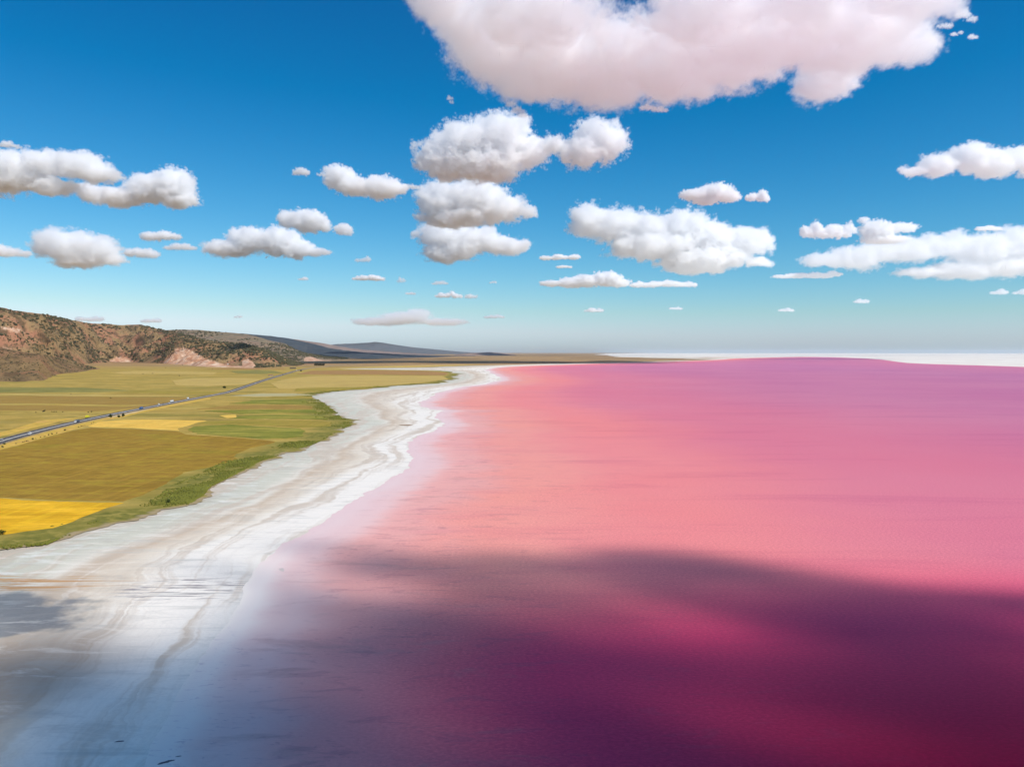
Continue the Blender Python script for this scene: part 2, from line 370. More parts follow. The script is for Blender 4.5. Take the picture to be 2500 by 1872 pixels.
# ------------------------------------------------------------------ fields: each parcel is its own slab
def field_mat(name, c1, c2, c3, scale=.02, stripe=(.25, 1.0), furrow=0.0, rot=0.0):
    c1, c2, c3 = [(q[0] * 1.12, q[1] * 1.1, q[2]) for q in (c1, c2, c3)]
    n = NM(name); P = n.pos()
    a = n.noise(n.map(P, (stripe[0], stripe[1], 1), rot=(0, 0, rot)), scale, 6, .62, .3); f = n.noise(P, .15, 5, .7)
    c = n.ramp(a, [(.34, c1), (.5, c2), (.64, c3)])
    g2 = n.noise(n.map(P, (stripe[0], stripe[1] * 1.4, 1), (3, 5, 0), (0, 0, rot)), .055, 5, .66)
    c = n.mix(n.rng(g2, .46, .64, 0, .75), c, tuple(x * .68 for x in c2)); c = n.mix(n.rng(g2, .5, .34, 0, .6), c, tuple(min(1, x * 1.35) for x in c3))
    if furrow:
        wv = n.noise(n.map(P, (.25, .008, 1), rot=(0, 0, rot + .5)), 1, 4, .62, .1)
        c = n.mix(n.rng(wv, .48, .62, 0, furrow), c, tuple(min(1, x * 1.5) for x in c2))
    c = n.mix(n.rng(f, .3, .72, 0, .35), c, tuple(x * .62 for x in c2))
    n.bump(f, .5, .6)
    return n.out(c, .95, .1)
MF = {
    'brown': field_mat('ploughed_soil', (.24, .145, .018), (.31, .185, .028), (.27, .20, .022), .012, (.6, 1), .30),
    'gold': field_mat('ripe_wheat', (.60, .31, .008), (.72, .40, .02), (.66, .38, .03), .02, (.3, 1), .25, .2),
    'gold2': field_mat('cut_wheat', (.66, .38, .06), (.75, .46, .09), (.6, .40, .10), .02, (.4, 1), .15),
    'verge': field_mat('dry_verge', (.42, .29, .06), (.60, .39, .07), (.52, .30, .10), .03, (1, 1), 0),
    'green': field_mat('green_crop', (.13, .16, .016), (.20, .20, .03), (.34, .28, .055), .02, (.3, 1), 0),
    'olive': field_mat('olive_stubble', (.26, .20, .035), (.35, .255, .05), (.21, .185, .025), .016, (.25, 1), .2),
    'dull': field_mat('dull_fallow', (.27, .17, .04), (.33, .205, .05), (.25, .175, .045), .01, (.2, 1), .25),
    'dusky': field_mat('dusky_green_crop', (.16, .165, .05), (.22, .20, .055), (.30, .25, .07), .01, (.2, 1), 0),
    'red': field_mat('red_fallow', (.30, .165, .06), (.36, .20, .075), (.30, .18, .07), .006, (.2, 1), .1),
    'tan': field_mat('tan_stubble', (.42, .29, .09), (.50, .35, .11), (.40, .30, .09), .006, (.2, 1), .1),
    'pale': field_mat('salty_soil', (.38, .32, .14), (.45, .40, .24), (.36, .29, .09), .02, (.2, 1), 0),
    'bare': field_mat('bare_track', (.52, .38, .22), (.58, .44, .28), (.45, .33, .2), .03, (.3, 1), 0),
}
NF = [0]
def field(pts, kind, z0=.75, jit=1.0, name='field'):
    NF[0] += 1; z = z0 + .012 * NF[0]
    P = [G(u, v, z) for u, v in pts]; R = []
    N = len(P)
    for i in range(N):
        a, b = P[i], P[(i + 1) % N]; L = math.hypot(b[0] - a[0], b[1] - a[1]); k = max(2, min(150, int(L / 6)))
        nx, ny = -(b[1] - a[1]) / L, (b[0] - a[0]) / L
        for j in range(k):
            t = j / k; x = a[0] + (b[0] - a[0]) * t; y = a[1] + (b[1] - a[1]) * t
            o = float(fbm(np.array([x / 26.]), np.array([y / 26.]), 5, NF[0], .7)[0]) * 9 * jit * math.sin(math.pi * t) ** .3 if 0 < t < 1 else 0
            R.append((x + nx * o, y + ny * o))
    bm = bmesh.new(); top = [bm.verts.new((x, y, z)) for x, y in R]; bot = [bm.verts.new((x, y, .2)) for x, y in R]
    f = bm.faces.new(top); n_ = len(R)
    for i in range(n_): bm.faces.new((top[i], bot[i], bot[(i + 1) % n_], top[(i + 1) % n_]))
    bmesh.ops.triangulate(bm, faces=[f]); bmesh.ops.recalc_face_normals(bm, faces=bm.faces)
    me = bpy.data.meshes.new(name); bm.to_mesh(me); bm.free(); me.materials.append(MF[kind])
    o = bpy.data.objects.new(name, me); COL.objects.link(o); return tag(o, kind='structure')
field([(-300, 1250), (-300, 1180), (0, 1099), (60, 1083), (120, 1066), (177, 1051), (221, 1043.5), (330, 1047), (433, 1052.5), (452, 1060), (560, 1067), (633, 1073), (672, 1077.5), (660, 1083), (610, 1093), (578, 1107), (570, 1114), (582, 1121), (520, 1138), (447, 1152), (407, 1180), (350, 1207), (301, 1223), (220, 1222), (142, 1221), (0, 1213)], 'brown', jit=.4)
field([(-300, 1370), (-300, 1255), (0, 1216), (70, 1221), (142, 1224), (230, 1226), (302, 1227), (250, 1243), (190, 1266), (130, 1288), (60, 1296), (0, 1305)], 'gold', jit=.5)
field([(215, 1040), (240, 1029), (300, 1025), (350, 1024), (430, 1025), (505, 1026.5), (480, 1032), (455, 1040), (435, 1045), (437, 1051), (330, 1045), (222, 1041.5)], 'gold2', jit=.5)
field([(-200, 1150), (-200, 1140), (0, 1083), (70, 1063.5), (190, 1035), (270, 1018), (340, 1003.5), (430, 985), (512, 970), (515, 974), (430, 990), (350, 1006), (300, 1018), (255, 1025), (212, 1039), (170, 1051), (110, 1067), (55, 1083), (0, 1097)], 'verge', jit=.2)
field([(100, 1026), (180, 1020), (262, 1006.5), (300, 1001), (235, 1011), (150, 1027), (60, 1050), (-100, 1090), (-100, 1078), (30, 1048)], 'verge', jit=.3)
field([(264, 1019), (262, 1015), (300, 1008), (345, 1001), (372, 997), (350, 1002), (315, 1010), (285, 1017)], 'bare', jit=.2)
field([(0, 1002), (0, 989), (150, 990), (300, 993), (420, 985), (330, 996), (240, 1003)], 'dull', jit=.4)
field([(-400, 985), (-400, 966), (0, 966), (160, 967), (300, 969), (500, 970), (455, 977), (380, 988), (290, 988), (120, 984), (0, 984)], 'dull', jit=.5)
field([(-300, 958), (-300, 944), (0, 945), (110, 946), (200, 946), (280, 950), (330, 954), (240, 957), (120, 958)], 'dusky', jit=1)
field([(0, 963), (0, 960.5), (170, 962), (440, 966), (500, 968), (250, 967), (100, 966)], 'tan', jit=.5)
field([(290, 958), (330, 953), (430, 954), (540, 956), (510, 961), (420, 961)], 'olive', jit=1)
field([(459, 1049), (480, 1040), (560, 1036), (650, 1042), (730, 1045), (745, 1052), (740, 1064), (700, 1070), (640, 1071), (560, 1064), (480, 1059)], 'green', jit=1.2)
field([(470, 1036), (505, 1029), (600, 1024), (760, 1026), (805, 1030), (808, 1040), (740, 1043), (640, 1038), (540, 1034)], 'olive', jit=.8)
field([(560, 1021), (600, 1014), (700, 1011), (790, 1015), (800, 1024), (720, 1022), (640, 1022)], 'green', jit=1.2)
field([(535, 1014), (575, 1012), (578, 1019), (553, 1020)], 'gold2', jit=.4)
field([(500, 1003), (620, 1000), (765, 1000), (785, 1008), (700, 1008), (590, 1010)], 'green', jit=1.5)
field([(480, 998), (560, 989), (700, 988), (768, 992), (760, 998), (620, 998)], 'dull', jit=1)
field([(560, 985), (620, 976), (740, 976), (765, 985), (700, 986)], 'green', jit=1.5)
field([(640, 972), (700, 963), (762, 968), (762, 973)], 'olive', jit=1)
field([(560, 966), (640, 960), (720, 960), (768, 964), (700, 967), (620, 968)], 'pale', jit=1.6)
field([(660, 935), (700, 925), (760, 918), (900, 917), (1080, 917), (1095, 926), (980, 938), (880, 946), (760, 950), (680, 948)], 'tan', jit=1)
field([(725, 913), (760, 905), (900, 904), (1040, 905.5), (1095, 910), (1085, 916), (900, 914), (780, 914)], 'red', jit=.8)
field([(725, 948), (780, 946), (870, 945), (930, 941), (900, 949), (800, 954), (720, 955)], 'olive', jit=1.4)
field([(420, 929), (470, 923), (560, 922), (640, 926), (600, 938), (500, 943), (430, 940)], 'tan', jit=1.2)
field([(560, 906), (620, 903), (670, 905), (690, 910), (640, 913), (580, 911)], 'dusky', jit=.8)
field([(270, 909), (330, 905), (440, 906), (530, 909), (520, 914), (400, 913), (300, 913)], 'tan', jit=1)
field([(790, 901.6), (850, 897), (960, 893), (1060, 891.2), (1180, 889), (1100, 893.4), (980, 897.6), (880, 899)], 'tan', jit=.5)
field([(500, 900), (560, 898.2), (690, 898.5), (700, 901), (620, 902), (540, 901.6)], 'red', jit=.4)

# ------------------------------------------------------------------ hills: real relief, foot and crest at their own distances
def hill_mat(name, base, dark, red, scrub=.5):
    n = NM(name); P = n.pos()
    a = n.noise(P, .0022, 6, .6); b = n.noise(P, .0075, 6, .62, .3); f = n.noise(P, .045, 4, .7)
    c = n.ramp(a, [(.34, tuple(x * .85 for x in base)), (.48, base), (.60, red), (.7, base)])
    c = n.mix(n.rng(b, .50, .60, 0, scrub), c, dark)
    c = n.mix(n.rng(f, .54, .62, 0, scrub * .8), c, tuple(x * .6 for x in dark))
    geo = n.n('ShaderNodeNewGeometry'); sp = n.n('ShaderNodeSeparateXYZ'); n.l(geo.outputs['Normal'], sp.inputs[0])
    s = n.attr('scar')
    sc_ = n.ramp(n.noise(P, .012, 5, .65), [(.38, (.42, .21, .12)), (.5, (.55, .32, .20)), (.64, (.72, .55, .40))])
    c = n.mix(n.rng(n.math('ADD', s, n.math('MULTIPLY', n.math('SUBTRACT', f, .5), .7)), .35, .65), c, sc_)
    dk = n.attr('umber'); c = n.mix(n.math('MULTIPLY', dk, .55), c, n.mix(n.rng(b, .4, .6), (.20, .125, .055), (.135, .085, .04)))
    n.bump(f, .6, 8.0)
    return n.out(c, .95, .08)
M_hillA = hill_mat('dry_hillside', (.29, .19, .09), (.105, .072, .038), (.36, .165, .095), .8)
M_hillB = hill_mat('scrub_hillside', (.25, .19, .115), (.11, .10, .07), (.27, .18, .12), .6)
M_hillC = hill_mat('cloud_shaded_hillside', (.055, .070, .080), (.035, .048, .060), (.075, .080, .085), .5)  # cloud shade put into this hill's dark bluish base colours
M_hillR = hill_mat('reddish_far_hillside', (.26, .18, .14), (.14, .11, .10), (.36, .25, .19), .4)
M_hillD = hill_mat('far_hillside', (.11, .12, .12), (.07, .085, .095), (.14, .13, .13), .4)
HILL_V = {}
def inpoly(U, V, poly):
    ins = np.zeros(U.shape, bool); n_ = len(poly); j = n_ - 1
    for i in range(n_):
        xi, yi = poly[i]; xj, yj = poly[j]
        ins ^= ((yi > V) != (yj > V)) & (U < (xj - xi) * (V - yi) / (yj - yi + 1e-9) + xi); j = i
    return ins
def hill(name, u0, u1, du, foot, crest, depth, mat, nr=90, gully=.22, gs=420., seed=0, scars=(), umber=(), p=1.35, top_noise=0.0):
    ff = lerp_pts(foot); cc = lerp_pts(crest)
    us = np.arange(u0, u1 + du, du)
    s = np.concatenate([np.linspace(0, 1, nr), 1 + np.linspace(0, 1, 14)[1:] ** 1.3 * .8])
    Yf = np.array([Yv(float(ff(u))) for u in us])[None, :]
    Yc = Yf + depth(us)[None, :] if callable(depth) else Yf + depth
    Hc = np.array([tanel(float(cc(u))) for u in us])[None, :] * Yc + CAMH
    Hc = np.maximum(Hc, 0)
    S = s[:, None]; Y = Yf + (Yc - Yf) * S
    X = (us[None, :] - CU) / FPX * (Y * math.cos(PITCH) + CAMH * math.sin(PITCH))
    g = np.where(S <= 1, np.clip(S, 0, 1) ** p, np.clip(1 - ((S - 1) / .8) ** 1.2 * 1.05, -.05, 1))
    win = np.clip(S * 5, 0, 1) * np.clip((1.0 - S) * 3.2, 0.0, 1)
    # gullies run down the slope (mostly towards +X), so the relief is finer along Y
    wx = fbm(X / (gs * 2.2), Y / (gs * 2.2), 3, seed + 40) * gs * .8
    r1 = fbm((X * .45 + wx) / gs, (Y + wx) / gs, 6, seed, .52, ridged=True)
    r2 = fbm(X / (gs * .3), Y / (gs * .3), 4, seed + 9, .55)
    Z = Hc * g * (1 + 0 * X) + Hc * win * gully * (r1 - .25) + Hc * win * gully * .22 * r2
    if top_noise: Z = Z + top_noise * fbm(X / 160., Y / 160., 4, seed + 77, .55) * np.clip(S * 3, 0, 1) * (S < 1.3)
    # keep the body of the slope under the sight line to the crest
    lim = CAMH + (Hc - CAMH) / Yc * Y - Hc * .015 * (1 - S)
    Z = np.where(S < .97, np.minimum(Z, np.maximum(lim, .3)), Z)
    Z = np.maximum(Z, -1.0) + np.where(S < .02, -1.0, 0)
    zc = Y * math.cos(PITCH) - (Z - CAMH) * math.sin(PITCH)
    X = (us[None, :] - CU) / FPX * zc
    yc = Y * math.sin(PITCH) + (Z - CAMH) * math.cos(PITCH)
    V = CV - yc / zc * FPX; U = np.repeat(us[None, :], len(s), 0)
    sa = np.zeros_like(X)
    for pl in scars: sa = np.maximum(sa, inpoly(U, V, pl) * 1.0)
    ua = np.zeros_like(X)
    for pl in umber: ua = np.maximum(ua, inpoly(U, V, pl) * 1.0)
    for _ in range(3):
        for arr in (sa, ua):
            arr[1:-1, 1:-1] = (arr[1:-1, 1:-1] * 2 + arr[:-2, 1:-1] + arr[2:, 1:-1] + arr[1:-1, :-2] + arr[1:-1, 2:]) / 6
    HILL_V[name + str(seed)] = (X, Y, Z, S, sa)
    return tag(mesh_obj(name, np.stack([X, Y, Z], -1).reshape(-1, 3), grid_faces(*X.shape), mat, smooth=True, attrs={'scar': sa, 'umber': ua}), kind='structure')
hill('hillside', -760, 770, 3, [(-800, 926), (0, 912), (95, 905), (180, 892), (240, 886), (316, 884), (395, 887), (443, 891), (506, 896), (560, 897.5), (617, 899), (665, 897.5), (720, 894), (770, 890)],
     [(-760, 728), (-300, 740), (0, 751), (63, 762), (104, 766), (152, 776), (196, 785), (228, 790), (269, 791), (294, 794), (342, 792), (373, 800), (405, 806), (443, 815), (506, 831), (560, 836), (601, 839), (640, 851), (664, 861), (700, 877), (740, 889), (775, 893)],
     lerp_pts([(-760, 2500), (0, 2600), (200, 2900), (342, 3600), (443, 3400), (601, 2600), (664, 1500), (770, 500)]), M_hillA, 170, .42, 480., 1,
     scars=[[(395, 892), (405, 880), (428, 862), (425, 850), (450, 850), (470, 858), (500, 876), (540, 888), (562, 893), (590, 893), (622, 897), (600, 901), (500, 899), (440, 893)],
            [(590, 893), (592, 880), (606, 876), (618, 884), (625, 896)], [(265, 877), (290, 872), (330, 880), (320, 885), (270, 883)], [(0, 800), (0, 792), (40, 803), (70, 815), (40, 812)], [(0, 848), (30, 850), (48, 860), (20, 866), (0, 866)]],
     top_noise=7.0, p=1.25)
hill('foothill', -760, 262, 3, [(-800, 960), (-300, 940), (0, 932), (95, 934), (133, 919), (180, 911), (221, 904), (245, 902), (262, 900.5)],
     [(-760, 830), (-300, 838), (0, 848), (60, 860), (110, 866), (150, 874), (185, 884), (215, 893), (240, 899), (265, 903)],
     lerp_pts([(-760, 1400), (0, 1300), (150, 1100), (230, 500), (262, 120)]), M_hillA, 90, .30, 230., 5, umber=[[(-800, 990), (-800, 800), (0, 840), (170, 870), (250, 905), (130, 925), (95, 950)]], p=1.5, top_noise=2.0)
hill('hillside', 330, 880, 3, [(330, 879), (700, 881), (758, 883), (820, 881), (880, 876)],
     [(330, 800), (405, 806), (440, 804.5), (481, 805), (538, 810), (601, 815.5), (640, 825), (654, 830), (695, 838.5), (722, 853), (749, 862), (800, 869.5), (880, 876)], 4200, M_hillB, 80, .16, 900., 12, top_noise=6.0,
     scars=[[(741, 882), (745, 872), (762, 871), (780, 878), (800, 880), (810, 879), (800, 886), (760, 886)]])
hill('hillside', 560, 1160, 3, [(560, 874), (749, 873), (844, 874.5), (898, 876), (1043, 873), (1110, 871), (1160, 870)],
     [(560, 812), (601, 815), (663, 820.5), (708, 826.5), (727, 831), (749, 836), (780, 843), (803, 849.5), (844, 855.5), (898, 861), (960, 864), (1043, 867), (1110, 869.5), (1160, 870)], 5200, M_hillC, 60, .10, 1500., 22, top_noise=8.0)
hill('hillside', 680, 1060, 3, [(680, 867), (1060, 866.5)],
     [(680, 823), (708, 827), (727, 829), (749, 832.5), (790, 838), (830, 846), (880, 853), (960, 859), (1060, 865)], 6000, M_hillR, 50, .08, 2200., 32)
hill('hillside', 790, 1180, 3, [(790, 864.8), (1180, 864.5)],
     [(790, 844), (821, 840), (863, 838.5), (885, 837), (900, 836.5), (916, 834.5), (935, 836.5), (964, 841.5), (1011, 848), (1075, 854), (1122, 858.5), (1180, 862)], 9000, M_hillD, 40, .08, 3500., 42)
hill('low_rise', 1110, 1260, 3, [(1110, 868.5), (1260, 868)], [(1110, 865), (1163, 861), (1195, 859.5), (1225, 861.5), (1260, 866)], 1500, M_hillR, 20, .05, 900., 52)

# scattered scrub on the slopes: nobody could count it
def clump_mesh(name, pts, sizes, mat, hz=.7, seed=1):
    r = np.random.default_rng(seed)
    t_ = (1 + 5 ** .5) / 2
    ico = np.array([(-1, t_, 0), (1, t_, 0), (-1, -t_, 0), (1, -t_, 0), (0, -1, t_), (0, 1, t_), (0, -1, -t_), (0, 1, -t_), (t_, 0, -1), (t_, 0, 1), (-t_, 0, -1), (-t_, 0, 1)]) / 1.9
    fc = np.array([(0, 11, 5), (0, 5, 1), (0, 1, 7), (0, 7, 10), (0, 10, 11), (1, 5, 9), (5, 11, 4), (11, 10, 2), (10, 7, 6), (7, 1, 8), (3, 9, 4), (3, 4, 2), (3, 2, 6), (3, 6, 8), (3, 8, 9), (4, 9, 5), (2, 4, 11), (6, 2, 10), (8, 6, 7), (9, 8, 1)])
    n_ = len(pts); J = r.uniform(.65, 1.3, (n_, 12, 1)); S = np.asarray(sizes)[:, None, None]
    st = r.uniform(.7, 1.5, (n_, 1, 3)); st[:, :, 2] = hz * r.uniform(.7, 1.3, (n_, 1))
    V = ico[None] * J * S * st; V[:, :, 2] += (np.asarray(sizes) * hz * .45)[:, None]; V = V + np.asarray(pts)[:, None, :]
    F = fc[None] + (np.arange(n_) * 12)[:, None, None]
    return tag(mesh_obj(name, V.reshape(-1, 3), F.reshape(-1, 3), mat), kind='stuff')
M_scrub = flat_mat('scrub_leaves', (.080, .072, .036), .9, .1, .5, .02)
def scatter(key, n_, lo, hi, thr, seed, sc_=300.):
    X, Y, Z, S, sa = HILL_V[key]; r = np.random.default_rng(seed)
    R, C = X.shape; i = r.uniform(0, R - 15.01, n_); j = r.uniform(0, C - 1.01, n_); a = i.astype(int); b = j.astype(int); fi = i - a; fj = j - b
    q = lambda A: (A[a, b] * (1 - fi) * (1 - fj) + A[a + 1, b] * fi * (1 - fj) + A[a, b + 1] * (1 - fi) * fj + A[a + 1, b + 1] * fi * fj)
    x, y, z = q(X), q(Y), q(Z); k = (fbm(x / sc_, y / sc_, 4, seed) > thr - r.uniform(0, .5, n_)) & (q(sa) < .3) & (z > 3) & (x < 400)
    x, y, z = x[k], y[k], z[k]; return np.stack([x, y, z], 1), r.uniform(lo, hi, len(x)) * np.clip(y / 6000, .6, 1.6)
p1, s1 = scatter('hillside1', 22000, 4.0, 12.0, .13, 3, 480.); p2, s2 = scatter('foothill5', 4200, 2.6, 6.5, -.05, 4, 150.); p3, s3 = scatter('hillside12', 5000, 5, 12, .2, 6, 700.)
clump_mesh('hillside_scrub', np.concatenate([p1, p2, p3]), np.concatenate([s1, s2, s3]), M_scrub)

# rough growth along the edge of the grass
M_reed = flat_mat('sedge_leaves', (.15, .15, .025), .9, .1, .55, .05)
pp = []; ss = []
for _ in range(26000):
    v = random.uniform(930, 1345) ** 1; v = 1345 - (1345 - 930) * random.random() ** 1.4
    Y = Yv(v); xe = XatY(float(VEG(v)), Y); off = min(abs(random.gauss(0, 12 + Y * .006)) + 3, 30 + Y * .012)
    x = xe - off
    nz = float(fbm(np.array([x / 60.]), np.array([Y / 60.]), 3, 5)[0])
    if nz < .02 - random.random() * .15: continue
    pp.append((x, Y + random.uniform(-4, 4), .45)); ss.append(random.uniform(.35, 1.1) * (1 + max(0, nz)))
clump_mesh('shore_sedge', np.array(pp), np.array(ss), M_reed, .75, 8)

# ------------------------------------------------------------------ highway
ROAD = [(-260, 1153), (0, 1077), (60, 1060.5), (120, 1045), (180, 1031), (269, 1012), (335, 999.3), (427, 981.5), (513, 965.5), (557, 957), (601, 942.5), (649, 926.5), (687, 915.3), (708, 909.3), (726, 904.5), (763, 897.5), (824, 892), (898, 885), (942, 881), (1040, 876.8)]
RZ = 1.35
def spline(pts, step=14.):
    out = []
    P = [Vector((*G(u, v, RZ), 0)) for u, v in pts]
    P = [P[0] * 2 - P[1]] + P + [P[-1] * 2 - P[-2]]
    for i in range(1, len(P) - 2):
        L = (P[i + 1] - P[i]).length; k = max(3, int(L / step))
        for j in range(k):
            t = j / k; a, b, c, d = P[i - 1], P[i], P[i + 1], P[i + 2]
            out.append(.5 * ((2 * b) + (c - a) * t + (2 * a - 5 * b + 4 * c - d) * t * t + (3 * b - a - 3 * c + d) * t ** 3))
    out.append(P[-2]); return out
RP = spline(ROAD)
for _ in range(30):
    RP = [RP[0]] + [(RP[i - 1] + RP[i] * 2 + RP[i + 1]) / 4 for i in range(1, len(RP) - 1)] + [RP[-1]]
RT = [((RP[min(i + 1, len(RP) - 1)] - RP[max(i - 1, 0)]).normalized()) for i in range(len(RP))]
def strip(name, prof, mat, dash=None, parent=None, i0=0, i1=None):
    """prof: [(offset to the right, z)] swept along the road"""
    V = []; F = []; i1 = i1 or len(RP); k = len(prof)
    for i in range(i0, i1):
        nrm = Vector((RT[i].y, -RT[i].x, 0))
        for o, z in prof: V.append((RP[i].x + nrm.x * o, RP[i].y + nrm.y * o, z))
    for i in range(i1 - i0 - 1):
        if dash and (i % dash[0]) >= dash[1]: continue
        for j in range(k - 1): a = i * k + j; F.append((a, a + 1, a + 1 + k, a + k))
    return mesh_obj(name, V, F, mat, parent)
nA = NM('asphalt'); PA = nA.pos(); fa = nA.noise(PA, .3, 4, .6)
M_asph = nA.out(nA.ramp(fa, [(.3, (.050, .045, .046)), (.7, (.075, .068, .066))]), .85, .3)
M_grav = field_mat('pale_gravel', (.50, .46, .42), (.60, .56, .52), (.46, .42, .38), .05, (1, 1), 0)
M_bank = field_mat('embankment_soil', (.24, .17, .09), (.32, .23, .12), (.22, .17, .08), .05, (1, 1), 0)
M_line = flat_mat('road_paint', (.78, .78, .76), .6, .3, .05)
M_steel = flat_mat('galvanised_steel', (.62, .63, .65), .4, .5, .08, 1, .6)
tag(strip('road_embankment', [(-18, .3), (-12.4, RZ - .06), (12.4, RZ - .06), (18, .3)], M_bank), kind='structure')
tag(strip('road', [(-11.2, RZ - .3), (-11.2, RZ), (-1.7, RZ)], M_asph), kind='structure')
tag(strip('road', [(1.7, RZ), (11.2, RZ), (11.2, RZ - .3)], M_asph), kind='structure')
tag(strip('road_median', [(-1.7, RZ - .02), (-1.5, RZ + .12), (1.5, RZ + .12), (1.7, RZ - .02)], M_grav), kind='structure')
for o in (-10.2, -2.4, 2.4, 10.2): tag(strip('road_marking', [(o - .07, RZ + .008), (o + .07, RZ + .008)], M_line), kind='structure')
for o in (-6.3, 6.3): tag(strip('road_marking', [(o - .1, RZ + .008), (o + .1, RZ + .008)], M_line, dash=(2, 1)), kind='structure')
gr = strip('guard_rail', [(.6, RZ + .45), (.72, RZ + .55), (.6, RZ + .65), (.72, RZ + .78)], M_steel, i1=len(RP) // 2)
tag(gr, 'long grey steel guard rail on the pale median between both lanes', 'guard rail')

def road_at(u, v, off):
    g = Vector((*G(u, v, RZ), 0)); i = min(range(len(RP)), key=lambda k: abs((G_u(RP[k]) - u)))
    nrm = Vector((RT[i].y, -RT[i].x, 0)); p = RP[i] + nrm * off
    return Vector((p.x, p.y, RZ)), math.atan2(RT[i].y, RT[i].x)
def G_u(p):
    zc = p.y * math.cos(PITCH) + (CAMH - RZ) * math.sin(PITCH); return CU + p.x / zc * FPX

# ------------------------------------------------------------------ vehicles
M_glass = flat_mat('dark_glass', (.03, .035, .04), .15, .6, .05)
M_tyre = flat_mat('tyre_rubber', (.03, .03, .03), .9, .2, .1)
M_chas = flat_mat('chassis_steel', (.06, .06, .065), .7, .3, .1)
M_lampw = flat_mat('lamp_glass', (.75, .75, .7), .2, .6, .05)
PAINT = {k: flat_mat(k + '_paint', c, .35, .5, .06) for k, c in dict(white=(.80, .80, .78), cream=(.72, .68, .58), silver=(.50, .51, .53), grey=(.2, .2, .21), dark=(.035, .045, .07), blue=(.02, .12, .33), navy=(.025, .07, .14), yellow=(.78, .68, .01), red=(.4, .04, .03)).items()}
def extrude_profile(pts, w, bev=.08):
    """side profile in xz, extruded across y, edges bevelled"""
    bm = bmesh.new(); a = [bm.verts.new((x, -w / 2, z)) for x, z in pts]; b = [bm.verts.new((x, w / 2, z)) for x, z in pts]
    bm.faces.new(a); bm.faces.new(b[::-1]); n_ = len(pts)
    for i in range(n_): bm.faces.new((a[(i + 1) % n_], a[i], b[i], b[(i + 1) % n_]))
    bmesh.ops.recalc_face_normals(bm, faces=bm.faces)
    if bev: bmesh.ops.bevel(bm, geom=list(bm.edges), offset=bev, segments=2, affect='EDGES', clamp_overlap=True)
    return bm
def bm_part(name, bm, mat, parent):
    me = bpy.data.meshes.new(name); bm.to_mesh(me); bm.free(); me.materials.append(mat); o = bpy.data.objects.new(name, me); COL.objects.link(o); o.parent = parent; return o
def box_bm(x0, x1, y0, y1, z0, z1, bev=.04):
    bm = bmesh.new(); bmesh.ops.create_cube(bm, size=1)
    for v in bm.verts: v.co = Vector(((x0 + x1) / 2 + v.co.x * (x1 - x0), (y0 + y1) / 2 + v.co.y * (y1 - y0), (z0 + z1) / 2 + v.co.z * (z1 - z0)))
    if bev: bmesh.ops.bevel(bm, geom=list(bm.edges), offset=bev, segments=1, affect='EDGES')
    return bm
WHEEL = {}
def wheel(parent, x, y, r, wd=.24):
    if (r, wd) not in WHEEL:
        for nm, rr_, ww, mt in (('tyre', r, wd, M_tyre), ('rim', r * .55, wd * 1.06, M_steel)):
            bm = bmesh.new(); bmesh.ops.create_cone(bm, cap_ends=True, segments=18, radius1=rr_, radius2=rr_, depth=ww, matrix=Matrix.Rotation(math.pi / 2, 4, 'X'))
            me = bpy.data.meshes.new(nm); bm.to_mesh(me); bm.free(); me.materials.append(mt); WHEEL.setdefault((r, wd), []).append(me)
    w_ = bpy.data.objects.new('wheel', WHEEL[(r, wd)][0]); COL.objects.link(w_); w_.parent = parent; w_.location = (x, y, r)
    rm_ = bpy.data.objects.new('rim', WHEEL[(r, wd)][1]); COL.objects.link(rm_); rm_.parent = w_
def car(paint, van=False):
    r = empty('car' if not van else 'van', (0, 0, 0))
    if not van:
        body = [(-2.2, .35), (-2.25, .75), (-2.1, .98), (-1.3, 1.02), (.9, 1.0), (1.9, .88), (2.2, .7), (2.25, .35)]
        bm_part('body', extrude_profile(body, 1.8, .07), PAINT[paint], r)
        bm_part('cabin_glass', extrude_profile([(-1.75, 1.0), (-1.25, 1.40), (.15, 1.42), (.95, .99)], 1.56, .05), M_glass, r)
        bm_part('roof', extrude_profile([(-1.3, 1.40), (-1.15, 1.47), (.05, 1.48), (.22, 1.41)], 1.5, .02), PAINT[paint], r)
        xs, L = (-1.4, 1.4), 2.22
    else:
        body = [(-2.7, .4), (-2.72, 2.2), (-2.6, 2.35), (1.3, 2.35), (1.75, 2.2), (2.35, 1.35), (2.75, 1.1), (2.8, .4)]
        bm_part('body', extrude_profile(body, 1.95, .08), PAINT[paint], r)
        bm_part('windscreen', extrude_profile([(1.72, 2.1), (1.8, 2.14), (2.36, 1.42), (2.28, 1.38)], 1.7, 0), M_glass, r)
        for s in (-1, 1): bm_part('side_window', box_bm(.7, 1.7, s * .96 - .03, s * .96 + .03, 1.4, 1.95, 0), M_glass, r)
        xs, L = (-1.8, 1.8), 2.78
    for x in xs:
        for s in (-1, 1): wheel(r, x, s * .82, .34)
    for s in (-1, 1): bm_part('headlight', box_bm(L - .04, L + .03, s * .65 - .18, s * .65 + .18, .62, .78, .02), M_lampw, r)
    return r
